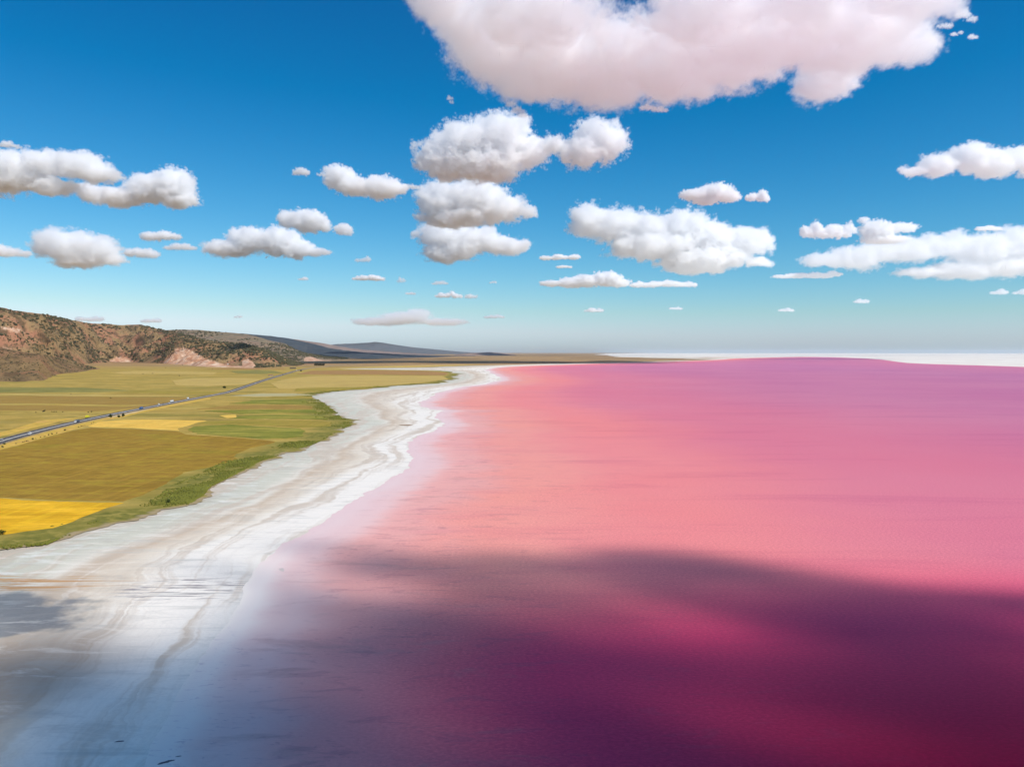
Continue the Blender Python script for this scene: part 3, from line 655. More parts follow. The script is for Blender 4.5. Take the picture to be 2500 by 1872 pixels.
def truck(cab, trailer, kind='box', L=12.0):
    r = empty('truck', (0, 0, 0)); F = L / 2 + 1.4
    bm_part('cab', extrude_profile([(F - 2.3, .7), (F - 2.3, 3.2), (F - 1.9, 3.55), (F - .6, 3.4), (F - .1, 2.3), (F, 1.9), (F, .55), (F - 1, .5)], 2.45, .1), PAINT[cab], r)
    bm_part('windscreen', extrude_profile([(F - .54, 3.2), (F - .44, 3.22), (F - .05, 2.32), (F - .16, 2.28)], 2.2, 0), M_glass, r)
    for s in (-1, 1): bm_part('side_window', box_bm(F - 1.5, F - .6, s * 1.23 - .02, s * 1.23 + .03, 2.2, 2.9, 0), M_glass, r)
    bm_part('chassis', box_bm(-L / 2 - 1, F - .5, -.5, .5, .75, 1.1, .03), M_chas, r)
    x0, x1 = -L / 2 - 1.3, F - 2.7
    if kind == 'box': bm_part('trailer_box', box_bm(x0, x1, -1.27, 1.27, 1.2, 3.95, .06), PAINT[trailer], r)
    elif kind == 'tank':
        bm = bmesh.new(); bmesh.ops.create_cone(bm, cap_ends=True, segments=24, radius1=1.2, radius2=1.2, depth=x1 - x0, matrix=Matrix.Translation(((x0 + x1) / 2, 0, 2.4)) @ Matrix.Rotation(math.pi / 2, 4, 'Y')); bm_part('tank', bm, PAINT[trailer], r)
    else:
        bm_part('tipper_body', extrude_profile([(x0, 1.2), (x0 - .3, 3.0), (x1 + .1, 3.1), (x1, 1.2)], 2.5, .05), PAINT[trailer], r)
    for x in (F - 1.3, -L / 2 + .2, -L / 2 + 1.5, L / 2 - 2.6):
        for s in (-1, 1): wheel(r, x, s * 1.08, .5, .32)
    for s in (-1, 1): bm_part('headlight', box_bm(F - .03, F + .04, s * .9 - .22, s * .9 + .22, .8, 1.02, .02), M_lampw, r)
    return r
VEH = [  # column, row, side (+ = lake side), maker, label
    (61, 1060, 6.0, lambda: car('white', True), 'white van low at the left end of the highway, on the lake side', 'van'),
    (20, 1068, -6.0, lambda: car('silver'), 'silver car leftmost on the far carriageway of the highway', 'car'),
    (181, 1031, 6.0, lambda: truck('white', 'navy'), 'dark blue box truck with white cab, biggest vehicle left of the bushes', 'truck'),
    (236, 1015, -14.0, lambda: truck('yellow', 'yellow', 'box', 7.0), 'bright yellow truck pulled over on the field side of the highway', 'truck'),
    (299, 1008, 6.0, lambda: car('white'), 'small white car on the lake side lane, just past the three round roadside trees', 'car'),
    (337, 999, 5.5, lambda: truck('blue', 'blue', 'box', 9.0), 'bright blue truck behind the white car past the roadside trees', 'truck'),
    (381, 991, 6.0, lambda: car('white'), 'white car alone halfway between the blue truck and the white lorry', 'car'),
    (397, 987, -6.0, lambda: car('cream', True), 'cream van on the field side lane ahead of a dark car', 'van'),
    (404, 985.5, -6.0, lambda: car('dark'), 'dark car on the field side lane close behind a cream van', 'car'),
    (408, 986, 6.0, lambda: car('silver', True), 'silver van on the lake side lane opposite the dark car', 'van'),
    (428, 981, -6.0, lambda: truck('dark', 'white', 'box', 13.0), 'long white box lorry with dark cab, midway along the highway', 'truck'),
    (463, 975, -5.5, lambda: truck('dark', 'white', 'box', 6.0), 'short white lorry with dark cab beyond the long white lorry', 'truck'),
    (514, 965.5, 5.5, lambda: car('white'), 'white car where the verge ends and the highway bends slightly', 'car'),
    (554, 957.5, 5.5, lambda: car('cream'), 'cream car on the highway close to the lone round bush', 'car'),
    (618, 938, 6.0, lambda: car('white', True), 'white van on the straight stretch below the quarry', 'van'),
    (688, 915, 5.5, lambda: truck('dark', 'grey', 'tip', 8.0), 'dark tipper truck far up the highway beside the pale lay-by', 'truck'),
    (726, 903, -6.0, lambda: truck('cream', 'white', 'box', 10.0), 'white lorry farthest up the highway, under the hill spur', 'truck'),
]
for u, v, off, mk, lab, cat in VEH:
    o = mk(); p, a = road_at(u, v, off); o.location = p if abs(off) < 13 else (p.x, p.y, RZ - .05)
    o.rotation_euler = (0, 0, a + (math.pi if off > 0 else 0)); o.scale = (1.2,) * 3; tag(o, lab, cat, 'vehicles on the lakeside highway')

# ------------------------------------------------------------------ trees and bushes
M_bark = flat_mat('bark', (.12, .09, .06), .95, .1, .2, 2)
M_leaf = [flat_mat('leaves', c, .85, .15, .35, .6) for c in ((.035, .055, .015), (.055, .075, .02), (.025, .035, .018))]
def crown_mesh(R, Hh, n_, seed, mat, lobes=6, z0=0.0):
    r = np.random.default_rng(seed); V = []; F = []
    L = [(r.uniform(-.5, .5) * R, r.uniform(-.5, .5) * R, z0 + Hh * r.uniform(.35, .75), r.uniform(.4, .65)) for _ in range(lobes)]
    for k in range(n_):
        cx, cy, cz, cr = L[k % lobes]; d = r.normal(size=3); d /= np.linalg.norm(d); q = r.uniform(.55, 1.0)
        c = np.array([cx + d[0] * cr * R * q, cy + d[1] * cr * R * q, cz + d[2] * cr * Hh * .6 * q])
        c[2] = max(c[2], z0 + .1)
        a = r.normal(size=3); b = np.cross(a, r.normal(size=3)); a /= np.linalg.norm(a); b /= np.linalg.norm(b); s = R * r.uniform(.08, .2)
        i = len(V); V += [c + a * s, c + b * s, c - a * s, c - b * s * .8]; F.append((i, i + 1, i + 2)); F.append((i, i + 2, i + 3))
    me = bpy.data.meshes.new('crown'); me.from_pydata([tuple(map(float, q)) for q in V], [], F); me.materials.append(mat); return me
def trunk_mesh(h, r0, seed, limbs=4, spread=.6):
    r = random.Random(seed); bm = bmesh.new()
    def limb(a, b, ra, rb):
        d = b - a; m_ = Matrix.Translation((a + b) / 2) @ d.to_track_quat('Z', 'Y').to_matrix().to_4x4()
        bmesh.ops.create_cone(bm, cap_ends=True, segments=7, radius1=ra, radius2=rb, depth=d.length, matrix=m_)
    top = Vector((r.uniform(-.1, .1) * h, r.uniform(-.1, .1) * h, h)); limb(Vector((0, 0, -.2)), top, r0, r0 * .6)
    for k in range(limbs):
        an = k * 6.28 / limbs + r.uniform(-.5, .5); limb(top * .9, top + Vector((math.cos(an) * h * spread, math.sin(an) * h * spread, h * r.uniform(.4, .9))), r0 * .55, r0 * .15)
    me = bpy.data.meshes.new('trunk'); bm.to_mesh(me); bm.free(); me.materials.append(M_bark); return me
PROTO = {}
def tree_proto(kind):
    if kind not in PROTO:
        if kind == 'round': PROTO[kind] = (trunk_mesh(1.6, .22, 1), crown_mesh(3.6, 6.0, 900, 2, M_leaf[0], 8, .5))
        elif kind == 'bushy': PROTO[kind] = (trunk_mesh(1.2, .2, 3), crown_mesh(4.0, 5.0, 900, 4, M_leaf[1], 9, .2))
        elif kind == 'poplar': PROTO[kind] = (trunk_mesh(4, .3, 5, 4, .15), crown_mesh(3.0, 15.0, 700, 6, M_leaf[2], 9, 1.5))
        else: PROTO[kind] = (trunk_mesh(.5, .07, 7, 4, .7), crown_mesh(1.1, 1.7, 160, 8, M_leaf[1] if kind == 'shrub' else M_leaf[2], 5, .05))
    return PROTO[kind]
def plant(name, kind, u, v, s, label, cat, group=None, xyz=None, rz=None):
    z = .6; p = xyz or (*G(u, v, z), z)
    o = empty(name, p, rz if rz is not None else random.uniform(0, 6)); o.scale = (s, s, s * random.uniform(.9, 1.1))
    for nm, me in zip(('trunk', 'crown'), tree_proto(kind)):
        c = bpy.data.objects.new(nm, me); COL.objects.link(c); c.parent = o
    return tag(o, label, cat, group)
plant('roadside_tree', 'round', 269.5, 1020, 1.0, 'round dark green tree by the highway, left of the other two', 'tree', 'trees on the highway verge')
plant('roadside_tree', 'bushy', 290, 1019, .85, 'low spreading green tree, middle of the three on the highway verge', 'tree', 'trees on the highway verge')
plant('roadside_tree', 'round', 300.5, 1017.5, .9, 'round dark green tree by the highway, right of the other two', 'tree', 'trees on the highway verge')
plant('field_tree', 'bushy', 547, 948, 1.45, 'lone round dark tree in the field where the highway bends', 'tree')
plant('field_tree', 'round', 735, 907, 1.9, 'dark tree beside the highway at the foot of the hill spur', 'tree')
for i, (u, v, s) in enumerate([(6, 1093, 1.5), (39.5, 1084, .9), (56, 1080.5, .9), (60, 1079, .8), (64, 1078, 1.0), (68, 1077, .8), (79.5, 1073.5, 1.5), (87.5, 1072, .7), (99.5, 1068, .9), (107.5, 1066.5, .9), (111.5, 1065, .7), (119, 1063, 1.2), (126.5, 1060.5, 1.3), (138.5, 1058, .9), (159, 1051.5, 1.6), (191.5, 1043, 1.0), (198.5, 1041.5, 1.1), (203, 1040.5, .9), (207, 1039.5, .8), (223, 1034.5, .9), (229, 1032, .9), (10, 1085.5, 1.6)]):
    plant('verge_bush', 'shrub', u, v, s * 1.1, 'small dark bush in the row along the golden verge below the highway', 'bush', 'row of small bushes on the golden verge')
for i, (u, v, s, lab) in enumerate([(105.5, 1005.5, 2.0, 'dark bush with another touching it, biggest dark spots left of the yellow truck'), (109, 1005, 2.3, 'widest dark bush in the field left of the yellow truck'),
        (88, 1008, 1.3, 'small dark bush left of the widest bush in the upper field'), (126, 1006, 1.2, None), (130, 1006.5, 1.1, None), (134, 1006, 1.2, None), (138, 1006, 1.3, None), (153, 1006.5, 1.3, 'single small bush just right of the short row of field bushes'),
        (215, 1007.5, 1.5, 'left one of two dark bushes just above the yellow truck'), (223, 1006.5, 1.7, 'right one of two dark bushes just above the yellow truck'),
        (270, 972.5, 1.8, 'lone dark bush on the dull brown strip above the highway'), (173, 962.5, 1.4, 'lone small bush on the tan strip under the dusky green field'),
        (446, 891.5, 4.5, 'dark bush at the lower left tip of the pale quarry scar'), (405, 898.5, 3.0, 'dark bush left of the quarry scar at the foot of the hill'), (349, 913.5, 2.6, 'dark bush, leftmost of the three in a line on the pasture under the hill'),
        (373, 912.5, 2.6, 'dark bush, middle of the three in a line on the pasture under the hill'), (438, 918, 3.0, 'dark bush, rightmost of the three in a line on the pasture under the hill'), (519, 902, 2.8, 'dark bush on the reddish strip below the quarry')]):
    plant('field_bush', 'dark', u, v, s, lab or 'small dark bush in the short row of four in the upper field', 'bush', 'dark bushes standing in the fields' if lab else 'short row of four bushes')
k = 0
for rowi, vv in enumerate((893.8, 893.0, 892.3)):
    for j in range(9):
        u = 768 + j * 2.75 + rowi * .8 + random.uniform(-.3, .3)
        plant('grove_tree', 'poplar', u, vv, random.uniform(1.15, 1.45), 'tall dark tree in the dense grove under the red cutting', 'tree', 'dense dark grove by the far highway')
plant('shore_bush', 'shrub', 7, 1305, 2.2, 'round dark green bush at the left edge beside the golden field', 'bush')
plant('shore_bush', 'shrub', 410, 1228, 2.0, 'dark green bush in the green belt where it meets the salt', 'bush')

# ------------------------------------------------------------------ buildings near the quarry and road
M_conc = flat_mat('pale_concrete', (.70, .70, .66), .8, .2, .1, .2); M_green = flat_mat('green_sheet_metal', (.09, .16, .13), .6, .3, .1, .2)
M_roof = flat_mat('red_roof_tile', (.30, .12, .07), .8, .2, .15, .5); M_dkroof = flat_mat('dark_sheet_roof', (.10, .085, .08), .7, .2, .1, .3); M_wall = flat_mat('tan_wall', (.50, .40, .30), .9, .1, .1, .3)
def house(name, u, v, L, W, Hh, wall, roofm, label, cat, rz=0., nwin=4):
    r = empty(name, (*G(u, v, .6), .3), rz)
    bm_part('wall', box_bm(-L / 2, L / 2, -W / 2, W / 2, 0, Hh, 0), wall, r)
    bm_part('roof', extrude_profile([(-L / 2 - .4, Hh), (-L / 2 + .6, Hh + W * .22), (L / 2 - .6, Hh + W * .22), (L / 2 + .4, Hh)], W + .8, 0), roofm, r)
    for i in range(nwin):
        x = -L / 2 + (i + .5) * L / nwin; bm_part('window', box_bm(x - .7, x + .7, -W / 2 - .06, -W / 2 + .02, Hh * .4, Hh * .75, 0), M_glass, r)
    bm_part('door', box_bm(-L / 2 + .5, -L / 2 + 1.7, -W / 2 - .08, -W / 2 + .02, 0, min(2.2, Hh * .7), 0), M_dkroof, r)
    return tag(r, label, cat)
house('roadside_building', 661, 917.5, 22, 10, 4.5, M_wall, M_roof, 'low red roofed building on the pale patch beside the highway', 'building', .15)
house('shed', 715, 899.8, 44, 14, 5, M_dkroof, M_dkroof, 'long dark shed at the foot of the hill spur near the highway', 'shed', .1, 6)
t = empty('quarry_plant', (*G(558, 894.5, .6), .5), .2)
bm_part('silo_tower', box_bm(-10, -1, -6, 6, 0, 24, .3), M_conc, t)
bm_part('sheet_metal_tower', box_bm(0, 8, -5, 5, 0, 20, .2), M_green, t)
bm_part('conveyor', extrude_profile([(8, 13), (8, 15), (30, 2.6), (30, .6)], 2.4, 0), M_conc, t)
bm_part('hopper', extrude_profile([(-16, 0), (-17, 9), (-11, 9), (-12, 0)], 7, .1), M_conc, t)
for i in range(3): bm_part('window', box_bm(-7.6 + i * 2.3, -6.2 + i * 2.3, -6.1, -5.95, 18, 20, 0), M_glass, t)
tag(t, 'white and green quarry towers at the foot of the pink scar', 'quarry plant')

# ------------------------------------------------------------------ small marks on the shore: low mounds of mud and driftweed
M_mud = flat_mat('dark_mud', (.13, .11, .12), .8, .3, .2, .5); M_weed = flat_mat('brown_weed', (.30, .20, .12), .95, .1, .25, .5)
def mound(name, u, v, L, W, h, rz, mat, label, cat, seed):
    r = random.Random(seed); p = G(u, v); N = 22; V = [(0, 0, h)]; F = []
    for ring, (k_, hh) in enumerate(((.55, h * .8), (1.0, -.12))):
        for i in range(N):
            a = 2 * math.pi * i / N; q = k_ * (1 + .28 * math.sin(2 * a + seed) + .16 * math.sin(5 * a + seed * 2) + r.uniform(-.08, .08))
            V.append((math.cos(a) * L * q, math.sin(a) * W * q, hh))
    for i in range(N):
        j = (i + 1) % N; F.append((0, 1 + i, 1 + j)); F.append((1 + i, 1 + N + i, 1 + N + j, 1 + j))
    o = mesh_obj(name, V, F, mat); o.location = (*p, 0); o.rotation_euler = (0, 0, rz); return tag(o, label, cat)
mound('mud_patch', 405, 1859, 2.6, 1.1, .10, .5, M_mud, 'dark mud patch lowest in the shallows at the bottom of the shore', 'mud patch', 1)
mound('mud_patch', 436, 1845, 1.0, .45, .08, .3, M_mud, 'little dark mud patch just right of the bigger one at the bottom', 'mud patch', 2)
mound('mud_patch', 292, 1808, 1.3, .35, .07, .3, M_mud, 'thin dark mud streak lying left of the two mud patches', 'mud patch', 3)
mound('weed_bank', 991, 1037.5, 13, 9, .35, .1, M_weed, 'small brown weed bank on the white salt below the headland', 'weed bank', 4)
M_crust = flat_mat('damp_crust', (.62, .52, .47), .8, .2, .12, .4)
mound('mud_patch', 688, 1390, 2.6, 4.2, .05, .5, M_crust, 'faint brown patch where white salt turns to pink water', 'mud patch', 5)
for i, (u, v, L) in enumerate([(2395, 864.9, 420), (2460, 864.7, 160), (2495, 864.3, 260)]):
    mound('salt_islet', u, v, L, 300, 8, 0, M_mud, ['long dark islet left of two others on the far white salt', 'smallest dark islet between two others on the far white salt', 'dark islet at the right edge of the far white salt'][i], 'islet', 6 + i)

# ------------------------------------------------------------------ clouds: bodies of vapour with real volume
M_cloud = bpy.data.materials.new('cloud_vapour'); M_cloud.use_nodes = True; n_ = M_cloud.node_tree; n_.nodes.clear()
co = n_.nodes.new('ShaderNodeOutputMaterial')
def vapour(density):
    m = bpy.data.materials.new('cloud_vapour'); m.use_nodes = True; t_ = m.node_tree; t_.nodes.clear()
    o_ = t_.nodes.new('ShaderNodeOutputMaterial'); pv_ = t_.nodes.new('ShaderNodeVolumePrincipled')
    pv_.inputs['Color'].default_value = (1, 1, 1, 1); pv_.inputs['Anisotropy'].default_value = 0.1; pv_.inputs['Density'].default_value = density
    t_.links.new(pv_.outputs[0], o_.inputs['Volume']); m.cycles.volume_step_rate = 2.0
    return m
BASE = 3000.
DEN = 3.3
NV = [0]
def cloud(label, blobs, vb=None, D=None, A=.5, dens=1.0, soft=6.0, warp=1.0, seed=0, slab=False, px=1.1, world_blobs=None, cat='cloud', Rn=None):
    cs = []
    if blobs and len(blobs) <= 3:
        rb = random.Random(seed * 13 + 5); nb = []
        for u, v, a, b in blobs:
            for q in range(4):
                t = (q + .5) / 4 * 2 - 1; f = rb.uniform(.5, 1.15) * (1 - .45 * abs(t)); nb.append((u + t * a * .85 + rb.uniform(-.1, .1) * a, v - (f - .7) * b * .9, a * rb.uniform(.26, .42), max(b * f, 2.5)))
        blobs = nb
    if world_blobs: cs = [(Vector(c), Vector(r)) for c, r in world_blobs]; D = D or 3800.
    else:
        if D is None:
            vb = vb or max(b[1] + b[3] * .9 for b in blobs); D = (BASE - CAMH) * FPX / (HORV - vb)
        for u, v, ru, rv in blobs:
            Db = (BASE + 350 - CAMH) * FPX / (HORV - v) if slab else D
            r = ray(u, v); c = Vector((0, 0, CAMH)) + r * (Db / r.y); k = Db / FPX
            if slab: cs.append((c, Vector((ru * k, rv * k * 2.2, rv * k * .55 + 60))))
            else: cs.append((c, Vector((ru * k, (ru * .55 + rv * .45) * k * 1.1, rv * k))))
    mg = sorted(r.z for c, r in cs)[len(cs) // 2] * .45
    lo = Vector([min(c[i] - r[i] for c, r in cs) - mg for i in range(3)]); hi = Vector([max(c[i] + r[i] for c, r in cs) + mg for i in range(3)])
    vox = D / 788. * px
    t_ = bpy.data.node_groups.new('cloud_density', 'GeometryNodeTree')
    t_.interface.new_socket('Geometry', in_out='INPUT', socket_type='NodeSocketGeometry'); t_.interface.new_socket('Geometry', in_out='OUTPUT', socket_type='NodeSocketGeometry')
    N = t_.nodes.new; L = t_.links.new
    R = Rn or sorted(r.z for c, r in cs)[len(cs) // 2]
    mat = vapour(dens * DEN / R)
    go = N('NodeGroupOutput'); vc = N('GeometryNodeVolumeCube'); sm = N('GeometryNodeSetMaterial'); sm.inputs['Material'].default_value = mat
    L(vc.outputs[0], sm.inputs[0]); L(sm.outputs[0], go.inputs[0])
    vc.inputs['Min'].default_value = lo; vc.inputs['Max'].default_value = hi; s = hi - lo
    q_ = [max(10, int(s.x / vox)), max(10, int(s.y / (vox * 2.0))), max(10, int(s.z / vox))]; NV[0] += q_[0] * q_[1] * q_[2]
    for a, i in zip('XYZ', range(3)): vc.inputs['Resolution ' + a].default_value = q_[i]
    def V(op, a, b=None, sc_=None):
        x = N('ShaderNodeVectorMath'); x.operation = op
        for i, q in enumerate((a, b)):
            if q is None: continue
            if isinstance(q, (Vector, tuple)): x.inputs[i].default_value = q
            else: L(q, x.inputs[i])
        if sc_ is not None: x.inputs['Scale'].default_value = sc_
        return x.outputs['Value'] if op in ('LENGTH', 'DISTANCE', 'DOT_PRODUCT') else x.outputs[0]
    def Mt(op, a, b=None, c=None, clamp=False):
        x = N('ShaderNodeMath'); x.operation = op; x.use_clamp = clamp
        for i, q in enumerate((a, b, c)):
            if q is None: continue
            if isinstance(q, (int, float)): x.inputs[i].default_value = q
            else: L(q, x.inputs[i])
        return x.outputs[0]
    def noise(vec, size, detail, rough=.55, col=False):
        x = N('ShaderNodeTexNoise'); x.inputs['Scale'].default_value = 1 / size; x.inputs['Detail'].default_value = detail; x.inputs['Roughness'].default_value = rough
        L(vec, x.inputs['Vector']); return x.outputs['Color' if col else 'Fac']
    pos = N('GeometryNodeInputPosition').outputs[0]
    pos2 = V('ADD', pos, (seed * 1371., seed * 777., 0))
    p = V('ADD', pos, V('SCALE', V('SUBTRACT', noise(pos2, R * 1.3, 2, .6, True), (.5, .5, .5)), None, R * warp))
    d = None
    for c, r in cs:
        e = Mt('SUBTRACT', 1.0, V('LENGTH', V('MULTIPLY', V('SUBTRACT', p, c), Vector((1 / r.x, 1 / r.y, 1 / r.z)))))
        d = e if d is None else Mt('SMOOTH_MAX', d, e, .12)
    pz = V('MULTIPLY', pos2, (1., 1., 1.35))
    fb = Mt('SUBTRACT', noise(pz, R * 1.0, 8, .68), .5)
    bl = Mt('ABSOLUTE', Mt('SUBTRACT', noise(pz, R * .46, 6, .72), .5))
    x = Mt('ADD', d, Mt('MULTIPLY', fb, A * 3.6))
    x = Mt('SUBTRACT', x, Mt('MULTIPLY', Mt('SUBTRACT', bl, .07), A * 4.6))
    L(Mt('MULTIPLY', x, soft, clamp=True), vc.inputs['Density'])
    vol = bpy.data.volumes.new('cloud'); ob = bpy.data.objects.new('cloud', vol); COL.objects.link(ob); vol.materials.append(mat)
    md = ob.modifiers.new('density', 'NODES'); md.node_group = t_
    return tag(ob, label, cat, 'fair weather clouds over the lake')
CLOUDS = [
    ('huge flat bottomed white cloud filling the top of the sky', [(1070, -10, 70, 50), (1130, 60, 75, 55), (1190, 120, 90, 70), (1330, 150, 150, 90), (1480, 160, 160, 95), (1650, 150, 160, 95), (1800, 120, 150, 90), (1950, 80, 150, 80), (2080, 90, 120, 85), (2020, 190, 60, 60), (2180, 110, 80, 45), (2250, 120, 40, 28), (2300, 10, 60, 22), (2200, -10, 120, 40), (1300, 40, 180, 60), (1720, 30, 150, 60), (1960, 0, 110, 50)], dict(slab=True, A=0.6, D=7800., px=1.4, dens=.5, Rn=230.)),
    ('broad puffy white cloud right under the huge one, with a hole in it', [(1075, 385, 55, 38), (1140, 350, 70, 42), (1220, 335, 65, 48), (1262, 305, 34, 24), (1290, 372, 42, 34), (1180, 400, 90, 32), (1100, 412, 60, 22), (1190, 430, 60, 10)], dict(A=0.80)),
    ('white cloud with a raised right horn, touching the broad puffy one', [(1355, 352, 32, 20), (1425, 370, 55, 32), (1450, 332, 46, 34), (1490, 352, 38, 34), (1503, 305, 14, 14)], dict(A=0.80, vb=430)),
    ('round topped grey white cloud in the middle of the central column', [(1085, 492, 62, 42), (1150, 482, 72, 40), (1205, 508, 66, 30), (1110, 530, 75, 22), (1262, 510, 32, 12), (1292, 518, 16, 14)], dict(A=0.72, vb=560)),
    ('lowest bright cloud of the central column, flat foot and tail to the right', [(1075, 574, 50, 30), (1130, 588, 55, 34), (1095, 618, 60, 20), (1188, 582, 30, 28), (1240, 600, 50, 18), (1014, 570, 12, 11)], dict(A=0.65)),
    ('upper left cloud cut by the left edge of the sky', [(-20, 420, 80, 45), (40, 420, 70, 42), (110, 400, 66, 26), (195, 405, 56, 28), (245, 428, 46, 16), (130, 458, 55, 16)], dict(A=0.72, vb=480)),
    ('pointed white cloud just below and right of the upper left one', [(218, 468, 30, 20), (290, 482, 56, 20), (360, 462, 46, 32), (424, 456, 44, 40), (440, 488, 42, 18)], dict(A=0.61, vb=515)),
    ('faint low cloud strip cut by the left edge above the hills', [(-20, 612, 60, 18), (50, 618, 28, 12)], dict(A=0.72, dens=.5)),
    ('big domed cloud low on the left above the hills', [(130, 595, 46, 32), (180, 602, 60, 36), (240, 612, 46, 32), (270, 630, 32, 16), (190, 638, 55, 12)], dict(A=0.61)),
    ('small hazy cloud joined to the right of the domed one', [(340, 616, 38, 14), (360, 622, 28, 10)], dict(A=0.72, dens=.6)),
    ('small lens shaped cloud just above the hazy one', [(395, 573, 48, 16), (370, 580, 24, 10)], dict(A=0.72, dens=.6)),
    ('very thin cloud wisp right of the hazy one', [(440, 604, 44, 8)], dict(A=0.60, dens=.35)),
    ('long low cloud with two humps left of centre', [(560, 606, 58, 18), (605, 585, 46, 28), (680, 590, 46, 32), (725, 608, 38, 20), (772, 616, 34, 8)], dict(A=0.61)),
    ('bright little cloud with a right tail floating over the two humped one', [(700, 535, 20, 19), (752, 540, 42, 24), (785, 550, 22, 14), (838, 560, 20, 13)], dict(A=0.65, vb=575)),
    ('two lobed cloud trailing wisps left of the central column', [(735, 420, 18, 7), (828, 432, 36, 23), (868, 455, 48, 18), (930, 458, 44, 23), (968, 462, 28, 11), (1008, 458, 14, 5)], dict(A=0.72, vb=482)),
    ('long heaped cloud bank, biggest on the right half of the sky', [(1435, 538, 42, 36), (1500, 550, 56, 36), (1580, 560, 56, 36), (1670, 558, 56, 40), (1740, 580, 56, 34), (1820, 590, 56, 32), (1865, 590, 26, 20), (1600, 602, 100, 28), (1720, 630, 100, 26), (1700, 655, 70, 12), (1850, 640, 38, 10)], dict(A=0.65)),
    ('small flat cloud above the heaped bank, left of a round puff', [(1700, 476, 36, 12), (1745, 471, 40, 18), (1780, 480, 25, 13), (1725, 492, 28, 7)], dict(A=0.65)),
    ('small round puff right above the heaped bank', [(1845, 478, 30, 18), (1862, 485, 16, 10)], dict(A=0.65)),
    ('white cloud cut by the right edge, highest on that side', [(2230, 418, 32, 12), (2290, 405, 42, 24), (2370, 386, 46, 30), (2425, 400, 55, 28), (2480, 386, 46, 24), (2550, 400, 60, 28)], dict(A=0.65)),
    ('small puffy cloud right of the heaped bank', [(1985, 566, 32, 18), (2040, 566, 42, 20), (2072, 560, 20, 15)], dict(A=0.65)),
    ('thin ragged cloud between the small puffy one and the right edge', [(2110, 538, 12, 7), (2142, 565, 34, 22), (2200, 556, 34, 9), (2160, 585, 48, 8)], dict(A=0.80, dens=.6)),
    ('wide hazy cloud bank low at the right edge', [(2020, 636, 56, 14), (2090, 630, 56, 26), (2150, 615, 46, 26), (2220, 610, 56, 26), (2290, 600, 56, 26), (2335, 582, 26, 18), (2400, 610, 76, 34), (2480, 592, 56, 34), (2540, 610, 60, 38), (2250, 665, 60, 10), (2350, 660, 80, 18), (2450, 650, 70, 22)], dict(A=0.72, dens=.55)),
    ('long thin cloud streak under the left end of the wide hazy bank', [(1970, 673, 78, 7), (2020, 670, 40, 6)], dict(A=0.72, dens=.4)),
    ('little flat cloud just above the wide hazy bank', [(2412, 557, 32, 8)], dict(A=0.72, dens=.6)),
    ('short flat cloud right of the foot of the central column', [(1345, 630, 26, 6), (1385, 627, 32, 8)], dict(A=0.72, dens=.7)),
    ('tiny flat cloud under the short flat one', [(1378, 651, 19, 4)], dict(A=0.72, dens=.5)),
    ('low two humped cloud over the lake horizon', [(1350, 692, 30, 6), (1395, 690, 34, 10), (1432, 685, 34, 13), (1480, 681, 34, 15), (1510, 690, 26, 9)], dict(A=0.61)),
    ('low flat cloud right of the two humped one over the lake horizon', [(1570, 696, 34, 7), (1620, 692, 42, 10), (1678, 694, 26, 8)], dict(A=0.65, dens=.7)),
]
WISPS = [([(1248, 255, 12, 9), (1266, 268, 16, 12), (1278, 280, 12, 10)], 'ragged wisp standing on the broad puffy cloud, under the huge one'), ([(1585, 262, 22, 9), (1612, 268, 20, 7)], 'ragged strip hanging just below the foot of the huge cloud'),
    ([(2305, 62, 20, 10), (2350, 34, 22, 14), (2372, 46, 12, 10)], 'torn tip at the upper right end of the huge cloud'), ([(2374, 91, 12, 6)], 'tiny fragment loosened from the right end of the huge cloud'),
    ([(2330, 84, 8, 5), (2345, 80, 7, 4)], 'tiny scrap between the huge cloud and its outermost fragment'), ([(1098, 240, 8, 6), (1103, 250, 6, 5)], 'faint speck of cloud left below the huge one'), ([(20, 354, 22, 7), (45, 360, 9, 5)], 'thin scraps above the upper left cloud')]
SMALL = [(1450, 758, 24, 5, 'low in the haze under the two humped horizon cloud'), (1650, 753, 16, 4, 'under the right end of the low flat horizon cloud'), (1920, 757, 20, 5, 'right of the tiny puff in the horizon haze, third from the edge'),
    (2105, 736, 22, 6, 'alone in the haze at lower right'), (2440, 714, 24, 7, 'under the wide hazy bank, left one of a pair'), (2492, 714, 20, 7, 'under the wide hazy bank, cut by the right edge'),
    (887, 634, 20, 8, 'below the two lobed cloud, highest of its neighbours'), (979, 685, 11, 7, 'right of the brightest small horizon cloud'), (1072, 691, 20, 5, 'straight below the central column'), (1204, 689, 9, 4, 'smallest, right below the central column'),
    (1150, 724, 18, 6, 'right half of the pair below the central column'), (741, 681, 13, 4, 'leftmost over the far hills'), (1002, 716, 13, 4, 'left of the pair below the central column'), (222, 779, 38, 7, 'touching the crest of the left hill'), (370, 783, 30, 6, 'peeping over the saddle of the hills'), (582, 773, 10, 3, 'over the dip of the far hill'),
    (1205, 773, 26, 5, 'lowest, over the lake end of the far plain')]
for i, (lab, bl, kw) in enumerate(CLOUDS): cloud(lab, bl, seed=i + 1, **kw)
cloud('bright small cloud over the far plain, left of the central foot', [(875, 680, 18, 5), (900, 677, 26, 10), (922, 681, 18, 6)], A=.4, dens=.8, seed=60)
cloud('left half of the pair of small clouds below the central column', [(1080, 722, 18, 6), (1098, 718, 20, 8), (1115, 723, 14, 6)], A=.4, dens=.7, seed=61)
cloud('broad faint cloud in the haze over the far blue hills', [(930, 785, 70, 9), (990, 776, 60, 14), (1020, 766, 34, 12), (1080, 786, 60, 8)], A=.5, dens=.22, seed=62)
for i, (bl_, lab) in enumerate(WISPS): cloud(lab, bl_, D=9000., A=.95, dens=.22, seed=80 + i)
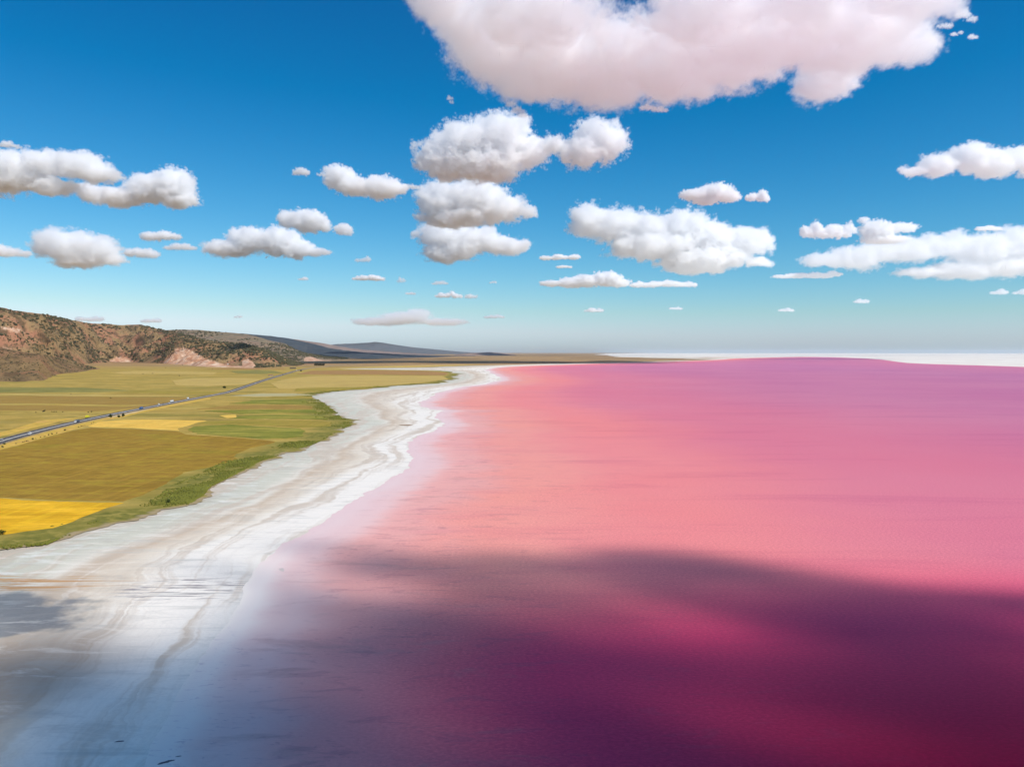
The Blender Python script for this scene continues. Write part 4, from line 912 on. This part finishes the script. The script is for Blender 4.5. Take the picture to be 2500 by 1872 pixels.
for i, (u, v, a, b, where) in enumerate(SMALL): cloud('tiny pale cloud ' + where, [(u, v, a, b), (u + a * .4, v - b * .3, a * .45, b * .8)], A=.5, dens=.22, seed=30 + i)
# the cloud overhead whose shade lies on the near water: outside the frame, straight up the sun's direction from that shade
def shade(u, v, ru, rv, thick=90., alt=3050.):
    g = Vector((*G(u, v), 0)); a = G(u + ru, v); y0 = G(u, v + rv)[1]; y1 = G(u, v - rv)[1]
    return (tuple(g + SUND * (alt / SUND.z)), (abs(a[0] - g.x), abs(y1 - y0) / 2, thick))
OVER = [shade(1060, 1388, 300, 20, 110), shade(1400, 1394, 160, 24, 90), shade(1640, 1380, 240, 30, 55), shade(1880, 1425, 260, 34, 55), shade(2180, 1500, 320, 54, 60), shade(2450, 1570, 240, 80), shade(820, 1500, 200, 34, 70), shade(1020, 1520, 240, 44), shade(1350, 1485, 300, 34, 70), shade(1300, 1570, 260, 40),
        shade(2230, 1610, 330, 56, 65), shade(2330, 1462, 330, 34, 60), shade(2560, 1480, 260, 44, 60), shade(2000, 1545, 200, 40, 70), shade(700, 1560, 200, 50, 60), shade(1150, 1600, 380, 60, 60), shade(1700, 1470, 200, 34), shade(1050, 1650, 420, 70), shade(1450, 1700, 420, 80), shade(1900, 1640, 500, 90), shade(2300, 1700, 500, 110), shade(640, 1418, 90, 20), shade(560, 1700, 330, 90), shade(420, 1800, 420, 100), shade(1300, 1850, 900, 100), shade(40, 1487, 90, 34), shade(80, 1650, 170, 40), shade(150, 1780, 260, 80)]
g0 = Vector((0, 0, 0)) + SUND * (3050 / SUND.z)
OVER += [((g0.x + x, g0.y + y, 3050), (a, b, 130)) for x, y, a, b in ((0, 120, 420, 110), (-160, -60, 300, 160), (220, -60, 330, 170), (60, -260, 380, 150))]
cloud('broad cloud high overhead, outside the picture, shading the near water', None, world_blobs=OVER, D=5200., A=.4, warp=.5, soft=5., dens=.41, seed=70, px=1.2, Rn=90., cat='cloud')
print('VOXELS', NV[0] / 1e6)

# ------------------------------------------------------------------ the air over the plain
hz = bpy.data.materials.new('thin_air'); hz.use_nodes = True; t_ = hz.node_tree; t_.nodes.clear()
o_ = t_.nodes.new('ShaderNodeOutputMaterial'); pv_ = t_.nodes.new('ShaderNodeVolumePrincipled')
pv_.inputs['Color'].default_value = (.86, .92, 1, 1); pv_.inputs['Density'].default_value = 4.5e-6; pv_.inputs['Anisotropy'].default_value = 0.2
t_.links.new(pv_.outputs[0], o_.inputs['Volume'])
bm = box_bm(-175000, 175000, -175000, 175000, -1.9, 560, 0); me = bpy.data.meshes.new('haze'); bm.to_mesh(me); bm.free(); me.materials.append(hz)
ho = bpy.data.objects.new('haze', me); COL.objects.link(ho); tag(ho, kind='stuff')
